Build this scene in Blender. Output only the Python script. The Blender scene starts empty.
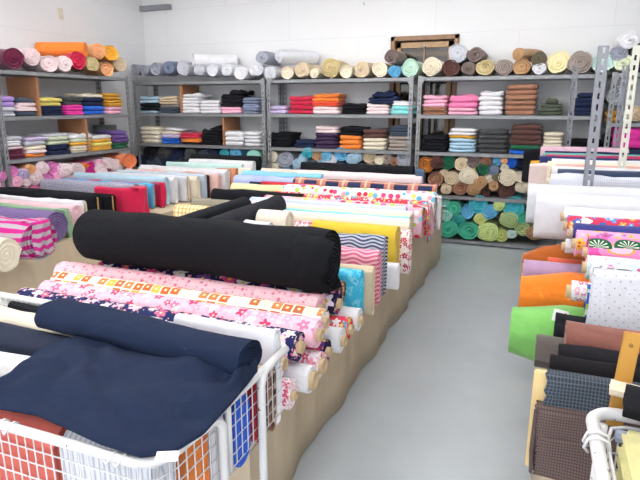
import bpy, bmesh, math, random
from mathutils import Vector, Matrix, noise
random.seed(7)
sc = bpy.context.scene
COL = sc.collection
PI = math.pi
# ------------------------------------------------------------------ survey of the place
F = 555.0; PIT = math.radians(13.7); YAW = math.radians(21.5); H = 1.5
def ray(x, y):
    cx = (x-320)/F; cy = (240-y)/F
    f = (-math.sin(YAW)*math.cos(PIT), math.cos(YAW)*math.cos(PIT), -math.sin(PIT))
    r = (math.cos(YAW), math.sin(YAW), 0)
    u = (-math.sin(YAW)*math.sin(PIT), math.cos(YAW)*math.sin(PIT), math.cos(PIT))
    return [f[i]+cx*r[i]+cy*u[i] for i in range(3)]
def P(x, y, X=None, Y=None, Z=None):
    d = ray(x, y)
    t = X/d[0] if X is not None else (Y/d[1] if Y is not None else (Z-H)/d[2])
    return Vector((d[0]*t, d[1]*t, H+d[2]*t))
# ------------------------------------------------------------------ materials
def lin(c):
    c /= 255.0
    return c/12.92 if c <= .04045 else ((c+.055)/1.055)**2.4
def rgb(h):
    return (lin(int(h[0:2], 16)), lin(int(h[2:4], 16)), lin(int(h[4:6], 16)), 1)
def newmat(name, rough=.85, metal=0):
    m = bpy.data.materials.new(name); m.use_nodes = True
    b = m.node_tree.nodes['Principled BSDF']
    b.inputs['Roughness'].default_value = rough; b.inputs['Metallic'].default_value = metal
    return m, m.node_tree, b
class N:
    """tiny node builder"""
    def __init__(s, nt): s.nt = nt
    def node(s, t, **kw):
        n = s.nt.nodes.new(t)
        for k, v in kw.items(): setattr(n, k, v)
        return n
    def link(s, a, b): s.nt.links.new(a, b)
    def math(s, op, a, b=None, c=None):
        n = s.node('ShaderNodeMath', operation=op)
        for i, v in enumerate((a, b, c)):
            if v is None: continue
            if isinstance(v, (int, float)): n.inputs[i].default_value = v
            else: s.link(v, n.inputs[i])
        return n.outputs[0]
    def mix(s, fac, a, b):
        n = s.node('ShaderNodeMix', data_type='RGBA')
        for i, v in ((0, fac), (6, a), (7, b)):
            if isinstance(v, (int, float)): n.inputs[i].default_value = v
            elif isinstance(v, (tuple, list)): n.inputs[i].default_value = v
            else: s.link(v, n.inputs[i])
        return n.outputs[2]
    def uv(s):
        return s.node('ShaderNodeTexCoord').outputs['UV']
    def obj(s):
        return s.node('ShaderNodeTexCoord').outputs['Object']
    def sep(s, v):
        n = s.node('ShaderNodeSeparateXYZ'); s.link(v, n.inputs[0]); return n.outputs
    def vor(s, vec, scale, rnd=1.0, dim='2D', feature='F1'):
        n = s.node('ShaderNodeTexVoronoi', voronoi_dimensions=dim, feature=feature)
        n.inputs['Scale'].default_value = scale; n.inputs['Randomness'].default_value = rnd
        s.link(vec, n.inputs['Vector']); return n
    def noise(s, vec, scale, detail=2):
        n = s.node('ShaderNodeTexNoise'); n.inputs['Scale'].default_value = scale
        n.inputs['Detail'].default_value = detail
        if vec is not None: s.link(vec, n.inputs['Vector'])
        return n.outputs['Fac']
    def ramp(s, fac, stops, interp='CONSTANT'):
        n = s.node('ShaderNodeValToRGB'); e = n.color_ramp
        e.interpolation = interp
        while len(e.elements) < len(stops): e.elements.new(.5)
        for i, (p, c) in enumerate(stops):
            e.elements[i].position = p; e.elements[i].color = c
        s.link(fac, n.inputs[0]); return n.outputs[0]
    def bump(s, bsdf, h, dist=.002, strength=.6):
        n = s.node('ShaderNodeBump'); n.inputs['Distance'].default_value = dist
        n.inputs['Strength'].default_value = strength
        s.link(h, n.inputs['Height']); s.link(n.outputs[0], bsdf.inputs['Normal'])
MC = {}
def fab(hexc, rough=.95, vary=.12):
    k = ('fab', hexc)
    if k in MC: return MC[k]
    m, nt, b = newmat('cloth_'+hexc, rough); n = N(nt)
    c = rgb(hexc); o = n.obj()
    f1 = n.noise(o, 14, 3)
    col = n.mix(f1, tuple(v*(1-vary) for v in c[:3])+(1,), tuple(min(1, v*(1+vary)) for v in c[:3])+(1,))
    n.link(col, b.inputs['Base Color'])
    n.bump(b, n.math('ADD', n.noise(o, 500, 1), n.math('MULTIPLY', n.noise(o, 22, 3), 6)), .0016, .7)
    b.inputs['Specular IOR Level'].default_value = .2
    lum = .3*c[0]+.6*c[1]+.1*c[2]
    if lum > .05:
        b.inputs['Sheen Weight'].default_value = .15
    MC[k] = m; return m
def plain(name, hexc, rough=.5, metal=0):
    k = (name, hexc)
    if k in MC: return MC[k]
    m, nt, b = newmat(name, rough, metal); n = N(nt)
    c = rgb(hexc); f = n.noise(n.obj(), 9, 3)
    n.link(n.mix(f, tuple(v*.88 for v in c[:3])+(1,), tuple(min(1, v*1.08) for v in c[:3])+(1,)), b.inputs['Base Color'])
    MC[k] = m; return m
def cloth_pattern(name, fn):
    if name in MC: return MC[name]
    m, nt, b = newmat(name, .95); n = N(nt)
    b.inputs['Specular IOR Level'].default_value = .2
    n.link(fn(n), b.inputs['Base Color'])
    o = n.obj(); n.bump(b, n.noise(o, 25, 3), .008, .5)
    MC[name] = m; return m
def dots(base, cols, scale=16, rad=.36):
    def fn(n):
        v = n.vor(n.uv(), scale, .75)
        x = n.sep(v.outputs['Color'])[0]
        c = n.ramp(x, [(i/len(cols), rgb(q)) for i, q in enumerate(cols)])
        r = n.math('MULTIPLY_ADD', n.sep(v.outputs['Color'])[1], rad*.5, rad*.6)
        return n.mix(n.math('LESS_THAN', v.outputs['Distance'], r), rgb(base), c)
    return fn
def flowers(base, cols, centre='f6e2a0', scale=14, rad=.42, petals=5, rnd=.8, spots=None):
    def layer(n, under, sc_, cc, rr, off):
        mp = n.node('ShaderNodeMapping'); mp.inputs['Location'].default_value = (off, off*.7, 0)
        n.link(n.uv(), mp.inputs['Vector'])
        v = n.vor(mp.outputs[0], sc_, rnd)
        d = n.node('ShaderNodeVectorMath', operation='SUBTRACT')
        n.link(mp.outputs[0], d.inputs[0]); n.link(v.outputs['Position'], d.inputs[1])
        s = n.sep(d.outputs[0]); co = n.sep(v.outputs['Color'])
        th = n.math('ARCTAN2', s[1], s[0])
        ph = n.math('MULTIPLY_ADD', th, petals, n.math('MULTIPLY', co[1], 6.28))
        lim = n.math('MULTIPLY', n.math('MULTIPLY_ADD', n.math('COSINE', ph), .22, .78), n.math('MULTIPLY_ADD', co[2], rr*.5, rr*.6))
        mk = n.math('LESS_THAN', v.outputs['Distance'], lim)
        c = n.ramp(co[0], [(i/len(cc), rgb(q)) for i, q in enumerate(cc)])
        out = n.mix(mk, under, c)
        return n.mix(n.math('LESS_THAN', v.outputs['Distance'], rr*.2), out, rgb(centre))
    def fn(n):
        u = layer(n, rgb(base), scale*2.1, spots or cols, rad*.9, .37)
        return layer(n, u, scale, cols, rad, 0)
    return fn
def plaid(base, c2, c3, sx=9, sy=9):
    def fn(n):
        s = n.sep(n.uv())
        fx = n.math('FRACT', n.math('MULTIPLY', s[0], sx)); fy = n.math('FRACT', n.math('MULTIPLY', s[1], sy))
        a = n.mix(n.math('MULTIPLY', n.math('LESS_THAN', fx, .42), .75), rgb(base), rgb(c2))
        a = n.mix(n.math('MULTIPLY', n.math('LESS_THAN', fy, .35), .5), a, rgb(c2))
        for f in (fx, fy):
            ln = n.math('LESS_THAN', n.math('ABSOLUTE', n.math('SUBTRACT', f, .21)), .05)
            a = n.mix(n.math('MULTIPLY', ln, .7), a, rgb(c3))
        return a
    return fn
def finecheck(base, line, sx=90, sy=90, w=.35):
    def fn(n):
        s = n.sep(n.uv()); a = rgb(base)
        for k, sc_ in ((0, sx), (1, sy)):
            f = n.math('FRACT', n.math('MULTIPLY', s[k], sc_))
            a = n.mix(n.math('MULTIPLY', n.math('LESS_THAN', f, w), .8), a, rgb(line))
        return a
    return fn
def stripes(cols, sc_=10, axis=1):
    def fn(n):
        f = n.math('FRACT', n.math('MULTIPLY', n.sep(n.uv())[axis], sc_))
        return n.ramp(f, [(i/len(cols), rgb(q)) for i, q in enumerate(cols)])
    return fn
def waves(a, b, s1=60, s2=50):
    def fn(n):
        s = n.sep(n.uv())
        w = n.math('MULTIPLY', n.math('SINE', n.math('MULTIPLY', s[0], s2*3)), .35)
        f = n.math('FRACT', n.math('ADD', n.math('MULTIPLY', s[1], s1), w))
        return n.mix(n.math('LESS_THAN', f, .5), rgb(a), rgb(b))
    return fn
def mottled(cols, sc_=20):
    def fn(n):
        f = n.noise(n.uv(), sc_, 3)
        return n.ramp(f, [(.3+.4*i/len(cols) if i else 0, rgb(q)) for i, q in enumerate(cols)], 'LINEAR')
    return fn
def patches(base, cols, sc_=13):
    def fn(n):
        v = n.vor(n.uv(), sc_, .12)
        v.distance = 'CHEBYCHEV'
        c = n.ramp(n.sep(v.outputs['Color'])[0], [(i/len(cols), rgb(q)) for i, q in enumerate(cols)])
        a = n.mix(n.math('LESS_THAN', v.outputs['Distance'], .42), rgb(base), c)
        return n.mix(n.math('LESS_THAN', v.outputs['Distance'], .12), a, rgb('f4e6c0'))
    return fn
def fans(n):
    mp = n.node('ShaderNodeMapping'); mp.inputs['Location'].default_value = (.02, .03, 0)
    n.link(n.uv(), mp.inputs['Vector'])
    v = n.vor(mp.outputs[0], 9, .5)
    d = n.node('ShaderNodeVectorMath', operation='SUBTRACT')
    n.link(mp.outputs[0], d.inputs[0]); n.link(v.outputs['Position'], d.inputs[1])
    s = n.sep(d.outputs[0]); co = n.sep(v.outputs['Color'])
    th = n.math('ARCTAN2', s[1], s[0]); D = v.outputs['Distance']
    rib = n.math('LESS_THAN', n.math('FRACT', n.math('MULTIPLY', th, 2.1)), .32)
    inner = n.math('LESS_THAN', D, .34)
    fan = n.mix(n.math('MULTIPLY', rib, inner), rgb('1c5a40'), rgb('f0ead8'))
    edge = n.math('MULTIPLY', n.math('MULTIPLY', n.math('LESS_THAN', D, .46), n.math('GREATER_THAN', s[1], -.006)), n.math('LESS_THAN', co[0], .62))
    flow = n.math('MULTIPLY', n.math('LESS_THAN', D, n.math('MULTIPLY_ADD', n.math('COSINE', n.math('MULTIPLY', th, 5)), .08, .28)), n.math('GREATER_THAN', co[0], .62))
    base = n.ramp(n.noise(n.uv(), 7, 1), [(0, rgb('e85aa4')), (.5, rgb('f08cc0')), (.6, rgb('e9a24a')), (.63, rgb('f4bcd8'))])
    a = n.mix(edge, base, fan)
    return n.mix(flow, a, rgb('d62e50'))
def batik(n):
    f = n.noise(n.uv(), 22, 3)
    return n.ramp(f, [(0, rgb('2fa8cf')), (.5, rgb('45bde0')), (.57, rgb('8fdcf0')), (.62, rgb('3fb4da'))], 'LINEAR')
def pinstripe(a, b, s_=80, ax=1):
    return lambda n: n.mix(n.math('LESS_THAN', n.math('FRACT', n.math('MULTIPLY', n.sep(n.uv())[ax], s_)), .35), rgb(a), rgb(b))
def pindots(n):
    mp = n.node('ShaderNodeMapping'); mp.inputs['Rotation'].default_value = (0, 0, .7)
    n.link(n.uv(), mp.inputs['Vector'])
    v = n.vor(mp.outputs[0], 50, 0)
    return n.mix(n.math('LESS_THAN', v.outputs['Distance'], .1), rgb('dfe0e6'), rgb('9c9eb4'))
# ------------------------------------------------------------------ object helpers
def link(name, me, parent=None, smooth=True):
    if isinstance(me, bmesh.types.BMesh):
        d = bpy.data.meshes.new(name); me.normal_update(); me.to_mesh(d); me.free(); me = d
        if smooth:
            for p in me.polygons: p.use_smooth = True
    o = bpy.data.objects.new(name, me); COL.objects.link(o)
    if parent is not None: o.parent = parent
    return o
LABELS = {}
def tag(o, label, cat, group=None, kind=None):
    o['label'] = label; o['category'] = cat
    if group: o['group'] = group
    if kind: o['kind'] = kind
    LABELS.setdefault(label, []).append(o.name)
    return o
def empty(name, loc=(0, 0, 0), rz=0):
    o = bpy.data.objects.new(name, None); COL.objects.link(o)
    o.empty_display_size = .05
    o.location = loc; o.rotation_euler = (0, 0, rz); return o
def mat(o, m):
    o.data.materials.append(m); return o
def struct(o):
    o['kind'] = 'structure'; return o
def box(bm, x0, x1, y0, y1, z0, z1, bev=0):
    b2 = bmesh.new()
    r = bmesh.ops.create_cube(b2, size=1)
    bmesh.ops.scale(b2, vec=(x1-x0, y1-y0, z1-z0), verts=b2.verts)
    bmesh.ops.translate(b2, vec=((x0+x1)/2, (y0+y1)/2, (z0+z1)/2), verts=b2.verts)
    if bev: bmesh.ops.bevel(b2, geom=list(b2.edges), offset=bev, segments=2, affect='EDGES')
    t = bpy.data.meshes.new('t'); b2.to_mesh(t); b2.free(); bm.from_mesh(t); bpy.data.meshes.remove(t)
    return bm
def bx(*a, **k): return box(bmesh.new(), *a, **k)
def tube(bm, pts, r, n=8, closed=False):
    pts = [Vector(p) for p in pts]; rings = []
    up = Vector((0, 0, 1)); prev = None
    for i, p in enumerate(pts):
        a = pts[max(0, i-1)]; b = pts[min(len(pts)-1, i+1)]
        d = (b-a).normalized()
        if prev is None:
            s = d.cross(up)
            if s.length < .05: s = d.cross(Vector((1, 0, 0)))
        else:
            s = prev - d*prev.dot(d)
        s.normalize(); prev = s; t = d.cross(s)
        rings.append([bm.verts.new(p+(s*math.cos(2*PI*k/n)+t*math.sin(2*PI*k/n))*r) for k in range(n)])
    for a, b in zip(rings, rings[1:]):
        for k in range(n): bm.faces.new((a[k], a[(k+1) % n], b[(k+1) % n], b[k]))
    bm.faces.new(rings[0][::-1]); bm.faces.new(rings[-1])
    return bm
def wound(L, ry, rz=None, a=0.0, turns=5, amp=.003, seed=0, groove=.008, M=32, tele=0.0, sag=0, taper=.0):
    """cloth wound in a spiral; near end at x=0 facing +X, body towards -X, section centred on the axis."""
    rz = rz or ry; bm = bmesh.new(); uvl = bm.loops.layers.uv.new('UVMap')
    NJ = turns*3
    def g(x):
        x = max(0, x); last = 1-3/NJ
        if x > last: return last*1.0+(x-last)*.45
        return x
    gm = g(1.0)
    def sec(j, m, x, outer_noise=True):
        th = 2*PI*(m+.5)/M
        q = g((j-3*m/M)/NJ)/gm
        y = ry*q*math.cos(th); z = rz*q*math.sin(th)
        if a: z += a*(1 if math.sin(th) > 0 else -1)*min(1, q*2.5)
        if outer_noise:
            nn = noise.noise(Vector((x*5+seed*7.3, y/ry*.9, z/rz*.9+seed)))*amp*2.2+noise.noise(Vector((x*14+seed*3.1, y/ry*2, z/rz*2)))*amp*.8
            f = 1+nn/max(ry, .01)*q
            y *= f; z = z+nn*q*(1 if z > 0 else -1)
            z -= sag*q*max(0, -math.sin(th))*0
        return y, z
    K = max(2, int(L/.09)); rings = []
    for k in range(K+1):
        x = -L*k/K
        ex = 1-taper*(1 if k == 0 else .3 if k == 1 else 0)
        row = []
        for m in range(M):
            y, z = sec(NJ, m, x); row.append(bm.verts.new((x, y*ex, z*ex)))
        rings.append(row)
    per = [0.0]
    for m in range(M):
        p = rings[0][m].co; q = rings[0][(m+1) % M].co
        per.append(per[-1]+math.hypot(p.y-q.y, p.z-q.z))
    off = seed*.137
    for k in range(K):
        for m in range(M):
            m2 = (m+1) % M
            f = bm.faces.new((rings[k][m], rings[k][m2], rings[k+1][m2], rings[k+1][m])); f.material_index = 0
            for lp, (kk, mm) in zip(f.loops, ((k, m), (k, m+1), (k+1, m+1), (k+1, m))):
                lp[uvl].uv = (off+L*kk/K, per[mm]+off)
    for end, k, sgn in ((0, 0, 1), (1, K, -1)):
        x0 = -L*k/K
        grid = {}
        for j in range(1, NJ):
            for m in range(M):
                if j-3*m/M <= .15: continue
                y, z = sec(j, m, x0); y *= 1-taper*(k == 0); z *= 1-taper*(k == 0)
                d = groove if j % 3 == 0 else 0
                q = (j-3*m/M)/NJ
                rnd = noise.noise(Vector((q*6+seed, seed*2.2, end*5)))*groove*.9
                grid[j, m] = bm.verts.new((x0+sgn*(-d+rnd*(1-q)+tele*(1-q)), y, z))
        for m in range(M): grid[NJ, m] = rings[k][m]
        cen = bm.verts.new((x0-sgn*groove*1.5, 0, 0))
        if a:
            cu = bm.verts.new((x0-sgn*groove*1.5, 0, a*.2)); cd = bm.verts.new((x0-sgn*groove*1.5, 0, -a*.2))
        def gv(j, m):
            if m >= M: j -= 3; m -= M
            if (j, m) in grid: return grid[j, m]
            if a: return cu if m < M//2 else cd
            return cen
        def face(vs):
            u = []
            for v in vs:
                if v not in u: u.append(v)
            if len(u) < 3: return
            if sgn < 0: u = u[::-1]
            try: f = bm.faces.new(u)
            except ValueError: return
            f.material_index = 0
            for lp in f.loops: lp[uvl].uv = (off+lp.vert.co.y, lp.vert.co.z+off)
        for j in range(0, NJ):
            for m in range(M):
                face([gv(j, m), gv(j+1, m), gv(j+1, m+1), gv(j, m+1)])
        face([gv(NJ, M-1), gv(NJ, 0), gv(NJ-1, 0), gv(NJ-2, 0), gv(NJ-3, 0)])
    bmesh.ops.recalc_face_normals(bm, faces=bm.faces)
    me = bpy.data.meshes.new('wound_cloth'); bm.to_mesh(me); bm.free()
    for p in me.polygons: p.use_smooth = True
    try: me.set_sharp_from_angle(angle=math.radians(50))
    except Exception: pass
    return me
def core_tube(r=.022, L=.06, wall=.004):
    bm = bmesh.new(); n = 16
    prof = [(-L, r), (0, r), (0, r-wall), (-L, r-wall)]
    rings = [[bm.verts.new((x, q*math.cos(2*PI*k/n), q*math.sin(2*PI*k/n))) for k in range(n)] for x, q in prof]
    for i in range(4):
        a, b = rings[i], rings[(i+1) % 4]
        for k in range(n): bm.faces.new((a[k], b[k], b[(k+1) % n], a[(k+1) % n]))
    bmesh.ops.recalc_face_normals(bm, faces=bm.faces)
    return bm
def folded(W, D, Hh, layers, seed=0, amp=.009):
    """folded cloth: front fold at y=0 facing -Y, base z=0, centred in x."""
    bm = bmesh.new(); uvl = bm.loops.layers.uv.new('UVMap'); n = 36
    rings = []
    zs = []
    for i in range(layers):
        z0 = Hh*i/layers; z1 = Hh*(i+1)/layers
        for t, ins in ((0.02, 1.0), (.22, .2), (.5, 0), (.78, .2), (.98, 1.0)):
            zs.append((z0+(z1-z0)*t, ins*min(.016, Hh/layers*.5), i))
    for z, ins, i in zs:
        ring = []
        sx = noise.noise(Vector((i*3.3+seed, 1, 2)))*.014; sy = noise.noise(Vector((i*2.7+seed, 5, 2)))*.02
        for k in range(n):
            th = 2*PI*k/n; c, s = math.cos(th), math.sin(th)
            e = .34
            x = (W/2-ins)*math.copysign(abs(c)**e, c); y = (D/2-ins)*math.copysign(abs(s)**e, s)
            nn = noise.noise(Vector((x*13+seed*5, y*13, z*10+seed)))*amp
            wv = noise.noise(Vector((x*7+seed*2, y*7+i, seed)))*amp*1.6
            zz = z+wv*(z/Hh)+nn*.5*(z > 0.002)
            ring.append(bm.verts.new((x*(1+nn*2)+sx, y+D/2+sy+nn, max(0, zz))))
        rings.append(ring)
    for a, b in zip(rings, rings[1:]):
        for k in range(n): bm.faces.new((a[k], a[(k+1) % n], b[(k+1) % n], b[k]))
    bm.faces.new(rings[0][::-1])
    prev = rings[-1]
    for sc_ in (.7, .35):
        cur = []
        for k in range(n):
            v = rings[-1][k].co; x = v.x*sc_; y = (v.y-D/2)*sc_+D/2
            cur.append(bm.verts.new((x, y, Hh+.003+noise.noise(Vector((x*11+seed*2, y*11, seed)))*amp*1.8)))
        for k in range(n): bm.faces.new((prev[k], prev[(k+1) % n], cur[(k+1) % n], cur[k]))
        prev = cur
    bm.faces.new(prev)
    for f in bm.faces:
        for lp in f.loops: lp[uvl].uv = (lp.vert.co.x, lp.vert.co.y+lp.vert.co.z)
    me = bpy.data.meshes.new('folded_cloth'); bm.normal_update(); bm.to_mesh(me); bm.free()
    for p in me.polygons: p.use_smooth = True
    return me
# ------------------------------------------------------------------ colours by name
C = {'w': ('white', 'e9e8ec'), 'cr': ('cream', 'eadfc9'), 'be': ('beige', 'd3bfa2'), 'bk': ('black', '191a1f'),
 'nv': ('navy', '222a48'), 'bl': ('bright blue', '1f62c8'), 'lb': ('light blue', 'b0d0e4'), 'sky': ('sky blue', '6ab4dc'), 'tq': ('turquoise', '8cdada'),
 'lav': ('lavender', 'c3b3d6'), 'lil': ('lilac', 'b795dc'), 'gy': ('grey', 'a3a6b4'), 'lg': ('light grey', 'c9cbd4'), 'sv': ('silvery white', 'dddfe6'), 'sl': ('slate blue', '78839c'),
 'dsl': ('dark slate', '3c4858'), 'cg': ('charcoal', '404144'), 'rd': ('crimson', 'c02445'), 'ro': ('orange-red', 'e4543a'), 'og': ('orange', 'ec8436'),
 'pk': ('pink', 'f2b3cc'), 'pp': ('pale pink', 'f2dcde'), 'hp': ('hot pink', 'e83ca4'), 'mp': ('rose pink', 'ec7fae'), 'br': ('brown', '9a6e58'), 'db': ('dark brown', '5a3a36'),
 'ta': ('taupe', 'a3968f'), 'tn': ('tan', 'b8926c'), 'mu': ('mustard', 'c9922c'), 'ye': ('yellow', 'e8da74'), 'ory': ('golden yellow', 'f0b040'),
 'gn': ('dark green', '1f6145'), 'og2': ('olive green', '4e5648'), 'pu': ('purple', '6c4c92'), 'dp': ('dark purple', '43304e'), 'mr': ('maroon', '6a2440'),
 'sg': ('sage', 'cdd6b8'), 'mi': ('mint', 'bfdccb'), 'kh': ('khaki', 'c9b88a'), 'pe': ('peach', 'eeb07e'), 'co': ('coral', 'f08a5c'), 'ru': ('rust', 'b06a2c'),
 'tl': ('teal', '3aa8a2'), 'tg': ('teal green', '4bb595'), 'aq': ('pale aqua', 'a6e0d4'), 'cy': ('cyan', '48b8c8'), 'lm': ('lime', 'd2da8a'), 'pg': ('pale green', 'bccf94'),
 'pl': ('pale lime', 'd8e89c'), 'pmi': ('pale mint', 'd4ece6'), 'pcr': ('pale cream', 'e4ebcc'), 'cy2': ('cream yellow', 'f4e8b8'), 'or2': ('orchid', 'e88cc8'), 'tb': ('dark taupe', '72635f'), 'ol': ('dark olive', '6e6450')}
def cm(c): return fab(C[c][1])
ORD = ['first', 'second', 'third', 'fourth', 'fifth', 'sixth', 'seventh', 'eighth', 'ninth', 'tenth', 'eleventh', 'twelfth', 'thirteenth', 'fourteenth', 'fifteenth', 'sixteenth', 'seventeenth']
# ------------------------------------------------------------------ room
WX, WY, CZ = -5.2, 6.62, 2.95
def wallmat():
    m, nt, b = newmat('painted_block', .75); n = N(nt)
    g = n.node('ShaderNodeNewGeometry').outputs['Position']; s = n.sep(g)
    cb = n.node('ShaderNodeCombineXYZ')
    n.link(n.math('ADD', s[0], s[1]), cb.inputs[0]); n.link(s[2], cb.inputs[1])
    br = n.node('ShaderNodeTexBrick'); br.offset = .5
    br.inputs['Scale'].default_value = 1; br.inputs['Brick Width'].default_value = 1.8; br.inputs['Row Height'].default_value = .455
    br.inputs['Mortar Size'].default_value = .004; br.inputs['Mortar Smooth'].default_value = .3
    n.link(cb.outputs[0], br.inputs['Vector'])
    n.link(n.mix(n.math('MULTIPLY', br.outputs['Fac'], .35), n.mix(n.noise(g, 1.5, 4), rgb('dfe0e3'), rgb('eaeaeb')), rgb('c6c8cc')), b.inputs['Base Color'])
    n.bump(b, n.math('SUBTRACT', n.math('MULTIPLY', n.noise(g, 60, 3), .2), br.outputs['Fac']), .002, .35)
    return m
WALL = wallmat()
def floormat():
    m, nt, b = newmat('polished_concrete', .5); n = N(nt)
    g = n.node('ShaderNodeNewGeometry').outputs['Position']
    f = n.noise(g, 1.3, 5); f2 = n.noise(g, 9, 5)
    c = n.mix(f, rgb('b4bdc4'), rgb('c9d0d4'))
    c = n.mix(n.math('MULTIPLY', f2, .35), c, rgb('a4abb0'))
    n.link(c, b.inputs['Base Color'])
    n.link(n.math('MULTIPLY_ADD', f2, .2, .24), b.inputs['Roughness'])
    n.bump(b, f2, .001, .3)
    return m
struct(mat(link('floor', bx(-5.4, 3.2, -2.6, 6.9, -.12, 0), smooth=False), floormat()))
struct(mat(link('ceiling', bx(-5.4, 3.2, -1.2, 6.9, CZ, CZ+.1), smooth=False), plain('ceiling_paint', 'eeeeee', .9)))
struct(mat(link('wall_left', bx(WX-.12, WX, -1.2, WY, 0, CZ), smooth=False), WALL))
DX0, DX1, DZ = -1.72, -.945, 2.26      # opening of the wooden door in the back wall
bm = bmesh.new()
box(bm, WX-.12, DX0, WY, WY+.12, 0, CZ); box(bm, DX1, 3.2, WY, WY+.12, 0, CZ); box(bm, DX0, DX1, WY, WY+.12, DZ, CZ)
struct(mat(link('wall_back', bm, smooth=False), WALL))
struct(mat(link('trim_1', bx(WX+.001, -4.72, WY-.07, WY-.002, 2.725, 2.79, bev=.004), smooth=False), plain('cornice_grey', '8c8e94', .6)))
struct(mat(link('baseboard_left', bx(WX+.001, WX+.013, -1.2, WY-.02, .001, .09), smooth=False), plain('base_grey', '8a8c90', .7)))
struct(mat(link('wall_right', bx(3.2, 3.3, -1.2, WY+.1, 0, CZ), smooth=False), WALL))
# wooden door behind the racks
def wood(name, c1, c2, sc_=3):
    if name in MC: return MC[name]
    m, nt, b = newmat(name, .5); n = N(nt)
    mp = n.node('ShaderNodeMapping'); mp.inputs['Scale'].default_value = (sc_*6, sc_*6, sc_)
    n.link(n.obj(), mp.inputs['Vector'])
    f = n.noise(mp.outputs[0], 4, 5)
    n.link(n.mix(f, rgb(c1), rgb(c2)), b.inputs['Base Color']); MC[name] = m; return m
DW = wood('door_wood', '6a4c36', 'a5805c')
bm = bmesh.new()
for a in ((DX0, DX0+.05, WY-.03, WY+.1, 0.001, DZ), (DX1-.05, DX1, WY-.03, WY+.1, .001, DZ), (DX0, DX1, WY-.03, WY+.1, DZ-.05, DZ)):
    box(bm, *a, bev=.004)
dr = struct(mat(link('door_1', bm, smooth=False), DW))
bm = bmesh.new()
lx0, lx1 = DX0+.07, DX1-.07
for a in ((lx0, lx0+.05, WY, WY+.04, .02, DZ-.07), (lx1-.05, lx1, WY, WY+.04, .02, DZ-.07), (lx0, lx1, WY, WY+.04, DZ-.13, DZ-.07), (lx0, lx1, WY, WY+.04, .02, .3)):
    box(bm, *a, bev=.003)
for z in (2.04, 1.94, 1.84, 1.55, 1.15, .75): box(bm, lx0+.04, lx1-.04, WY+.035, WY+.055, z, z+.05)
box(bm, (lx0+lx1)/2-.006, (lx0+lx1)/2+.006, WY+.0, WY+.02, .3, DZ-.1)
mat(link('door_leaf', bm, dr, smooth=False), wood('door_leaf_wood', '8a6848', 'c4a074')); leaf = bpy.data.objects['door_leaf']
gm, nt, b = newmat('door_glass', .08); b.inputs['Base Color'].default_value = rgb('c8c4c0'); b.inputs['Transmission Weight'].default_value = 1
mat(link('door_glass', bx(lx0+.03, lx1-.03, WY+.024, WY+.03, .28, DZ-.12), leaf, smooth=False), gm)
mat(link('door_backing', bx(DX0, DX1, WY+.12, WY+.14, 0, DZ), dr, smooth=False), wood('backing_wood', '6a5244', '9a7c62', 2))
o = mat(link('latch', tube(bmesh.new(), [((lx0+lx1)/2, WY-.012, 2.13), ((lx0+lx1)/2, WY-.012, 2.17)], .012), leaf), plain('latch_steel', 'd8d8d8', .3, .6))
# switch plate
t = empty('switch_plate', (WX, 5.17, 2.44)); tag(t, 'small beige switch plate high on the left wall', 'switch')
mat(link('plate', bx(.001, .012, -.035, .035, 0, .12, bev=.003), t, smooth=False), plain('beige_plastic', 'd4cdb8', .5))
mat(link('button', bx(.012, .018, -.012, .012, .035, .085, bev=.002), t, smooth=False), plain('beige_button', 'dcd6c4', .4))
# hook in wall
o = mat(link('wall_hook', tube(bmesh.new(), [(-2.05, WY-.002, 2.63), (-2.05, WY-.03, 2.63), (-2.05, WY-.035, 2.65)], .004, 6)), plain('hook_metal', '77777a', .4, .5))
tag(o, 'tiny metal hook on the white wall left of the wooden door', 'hook')
# ceiling lamps
em, nt, b = newmat('tube_light', .5); b.inputs['Base Color'].default_value = (1, 1, 1, 1)
b.inputs['Emission Color'].default_value = (1, .99, .97, 1); b.inputs['Emission Strength'].default_value = 50
def lamp(x, y, lab):
    t = empty('ceiling_light', (x, y, CZ)); tag(t, lab, 'ceiling light', 'fluorescent ceiling lights')
    mat(link('housing', bx(-.62, .62, -.09, .09, -.05, -.002, bev=.006), t, smooth=False), plain('lamp_white', 'f2f2f2', .5))
    for s in (-.05, .05):
        mat(link('lamp_tube', tube(bmesh.new(), [(-.58, s, -.068), (.58, s, -.068)], .014, 10), t), em)
for i, y in enumerate((.3, 2.5, 4.7)):
    for j, x in enumerate((-3.7, -1.75, -.1)):
        lamp(x, y, 'fluorescent ceiling light, %s row from the back wall, %s' % (['third', 'second', 'nearest'][i], ['left column', 'middle column', 'right column'][j]))
# ------------------------------------------------------------------ steel racks
STEEL = plain('galvanised_steel', '8b8d90', .45, .25)
STEEL2 = plain('grey_painted_steel', '85878e', .5, .2)
def post_bm(Hh, w=.042, pitch=.06, slot=.032, sx=1, sy=1):
    """slotted angle with through slots, corner at the origin, flanges along +sx X and +sy Y."""
    bm = bmesh.new(); zs = [0.0]; z = .03
    while z+slot < Hh: zs += [z, z+slot]; z += pitch
    zs.append(Hh)
    us = [0, w*.38, w*.66, w]
    for ax in (0, 1):
        def v(u, z): return (sx*u, 0, z) if ax == 0 else (0, sy*u, z)
        g = [[bm.verts.new(v(u, z)) for u in us] for z in zs]
        for i in range(len(zs)-1):
            for j in range(3):
                if j == 1 and i % 2 == 1: continue
                bm.faces.new((g[i][j], g[i][j+1], g[i+1][j+1], g[i+1][j]))
    bmesh.ops.remove_doubles(bm, verts=bm.verts, dist=.0005)
    return bm
POSTM = {}
def post(parent, x, y, Hh, sx, sy, m, name='post', w=.042):
    k = (Hh, sx, sy, w)
    o = mat(link(name, post_bm(Hh, w, sx=sx, sy=sy), parent, smooth=False), m)
    o.location = (x, y, 0)
    s = o.modifiers.new('t', 'SOLIDIFY'); s.thickness = .003; s.offset = 0
    return o
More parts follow.
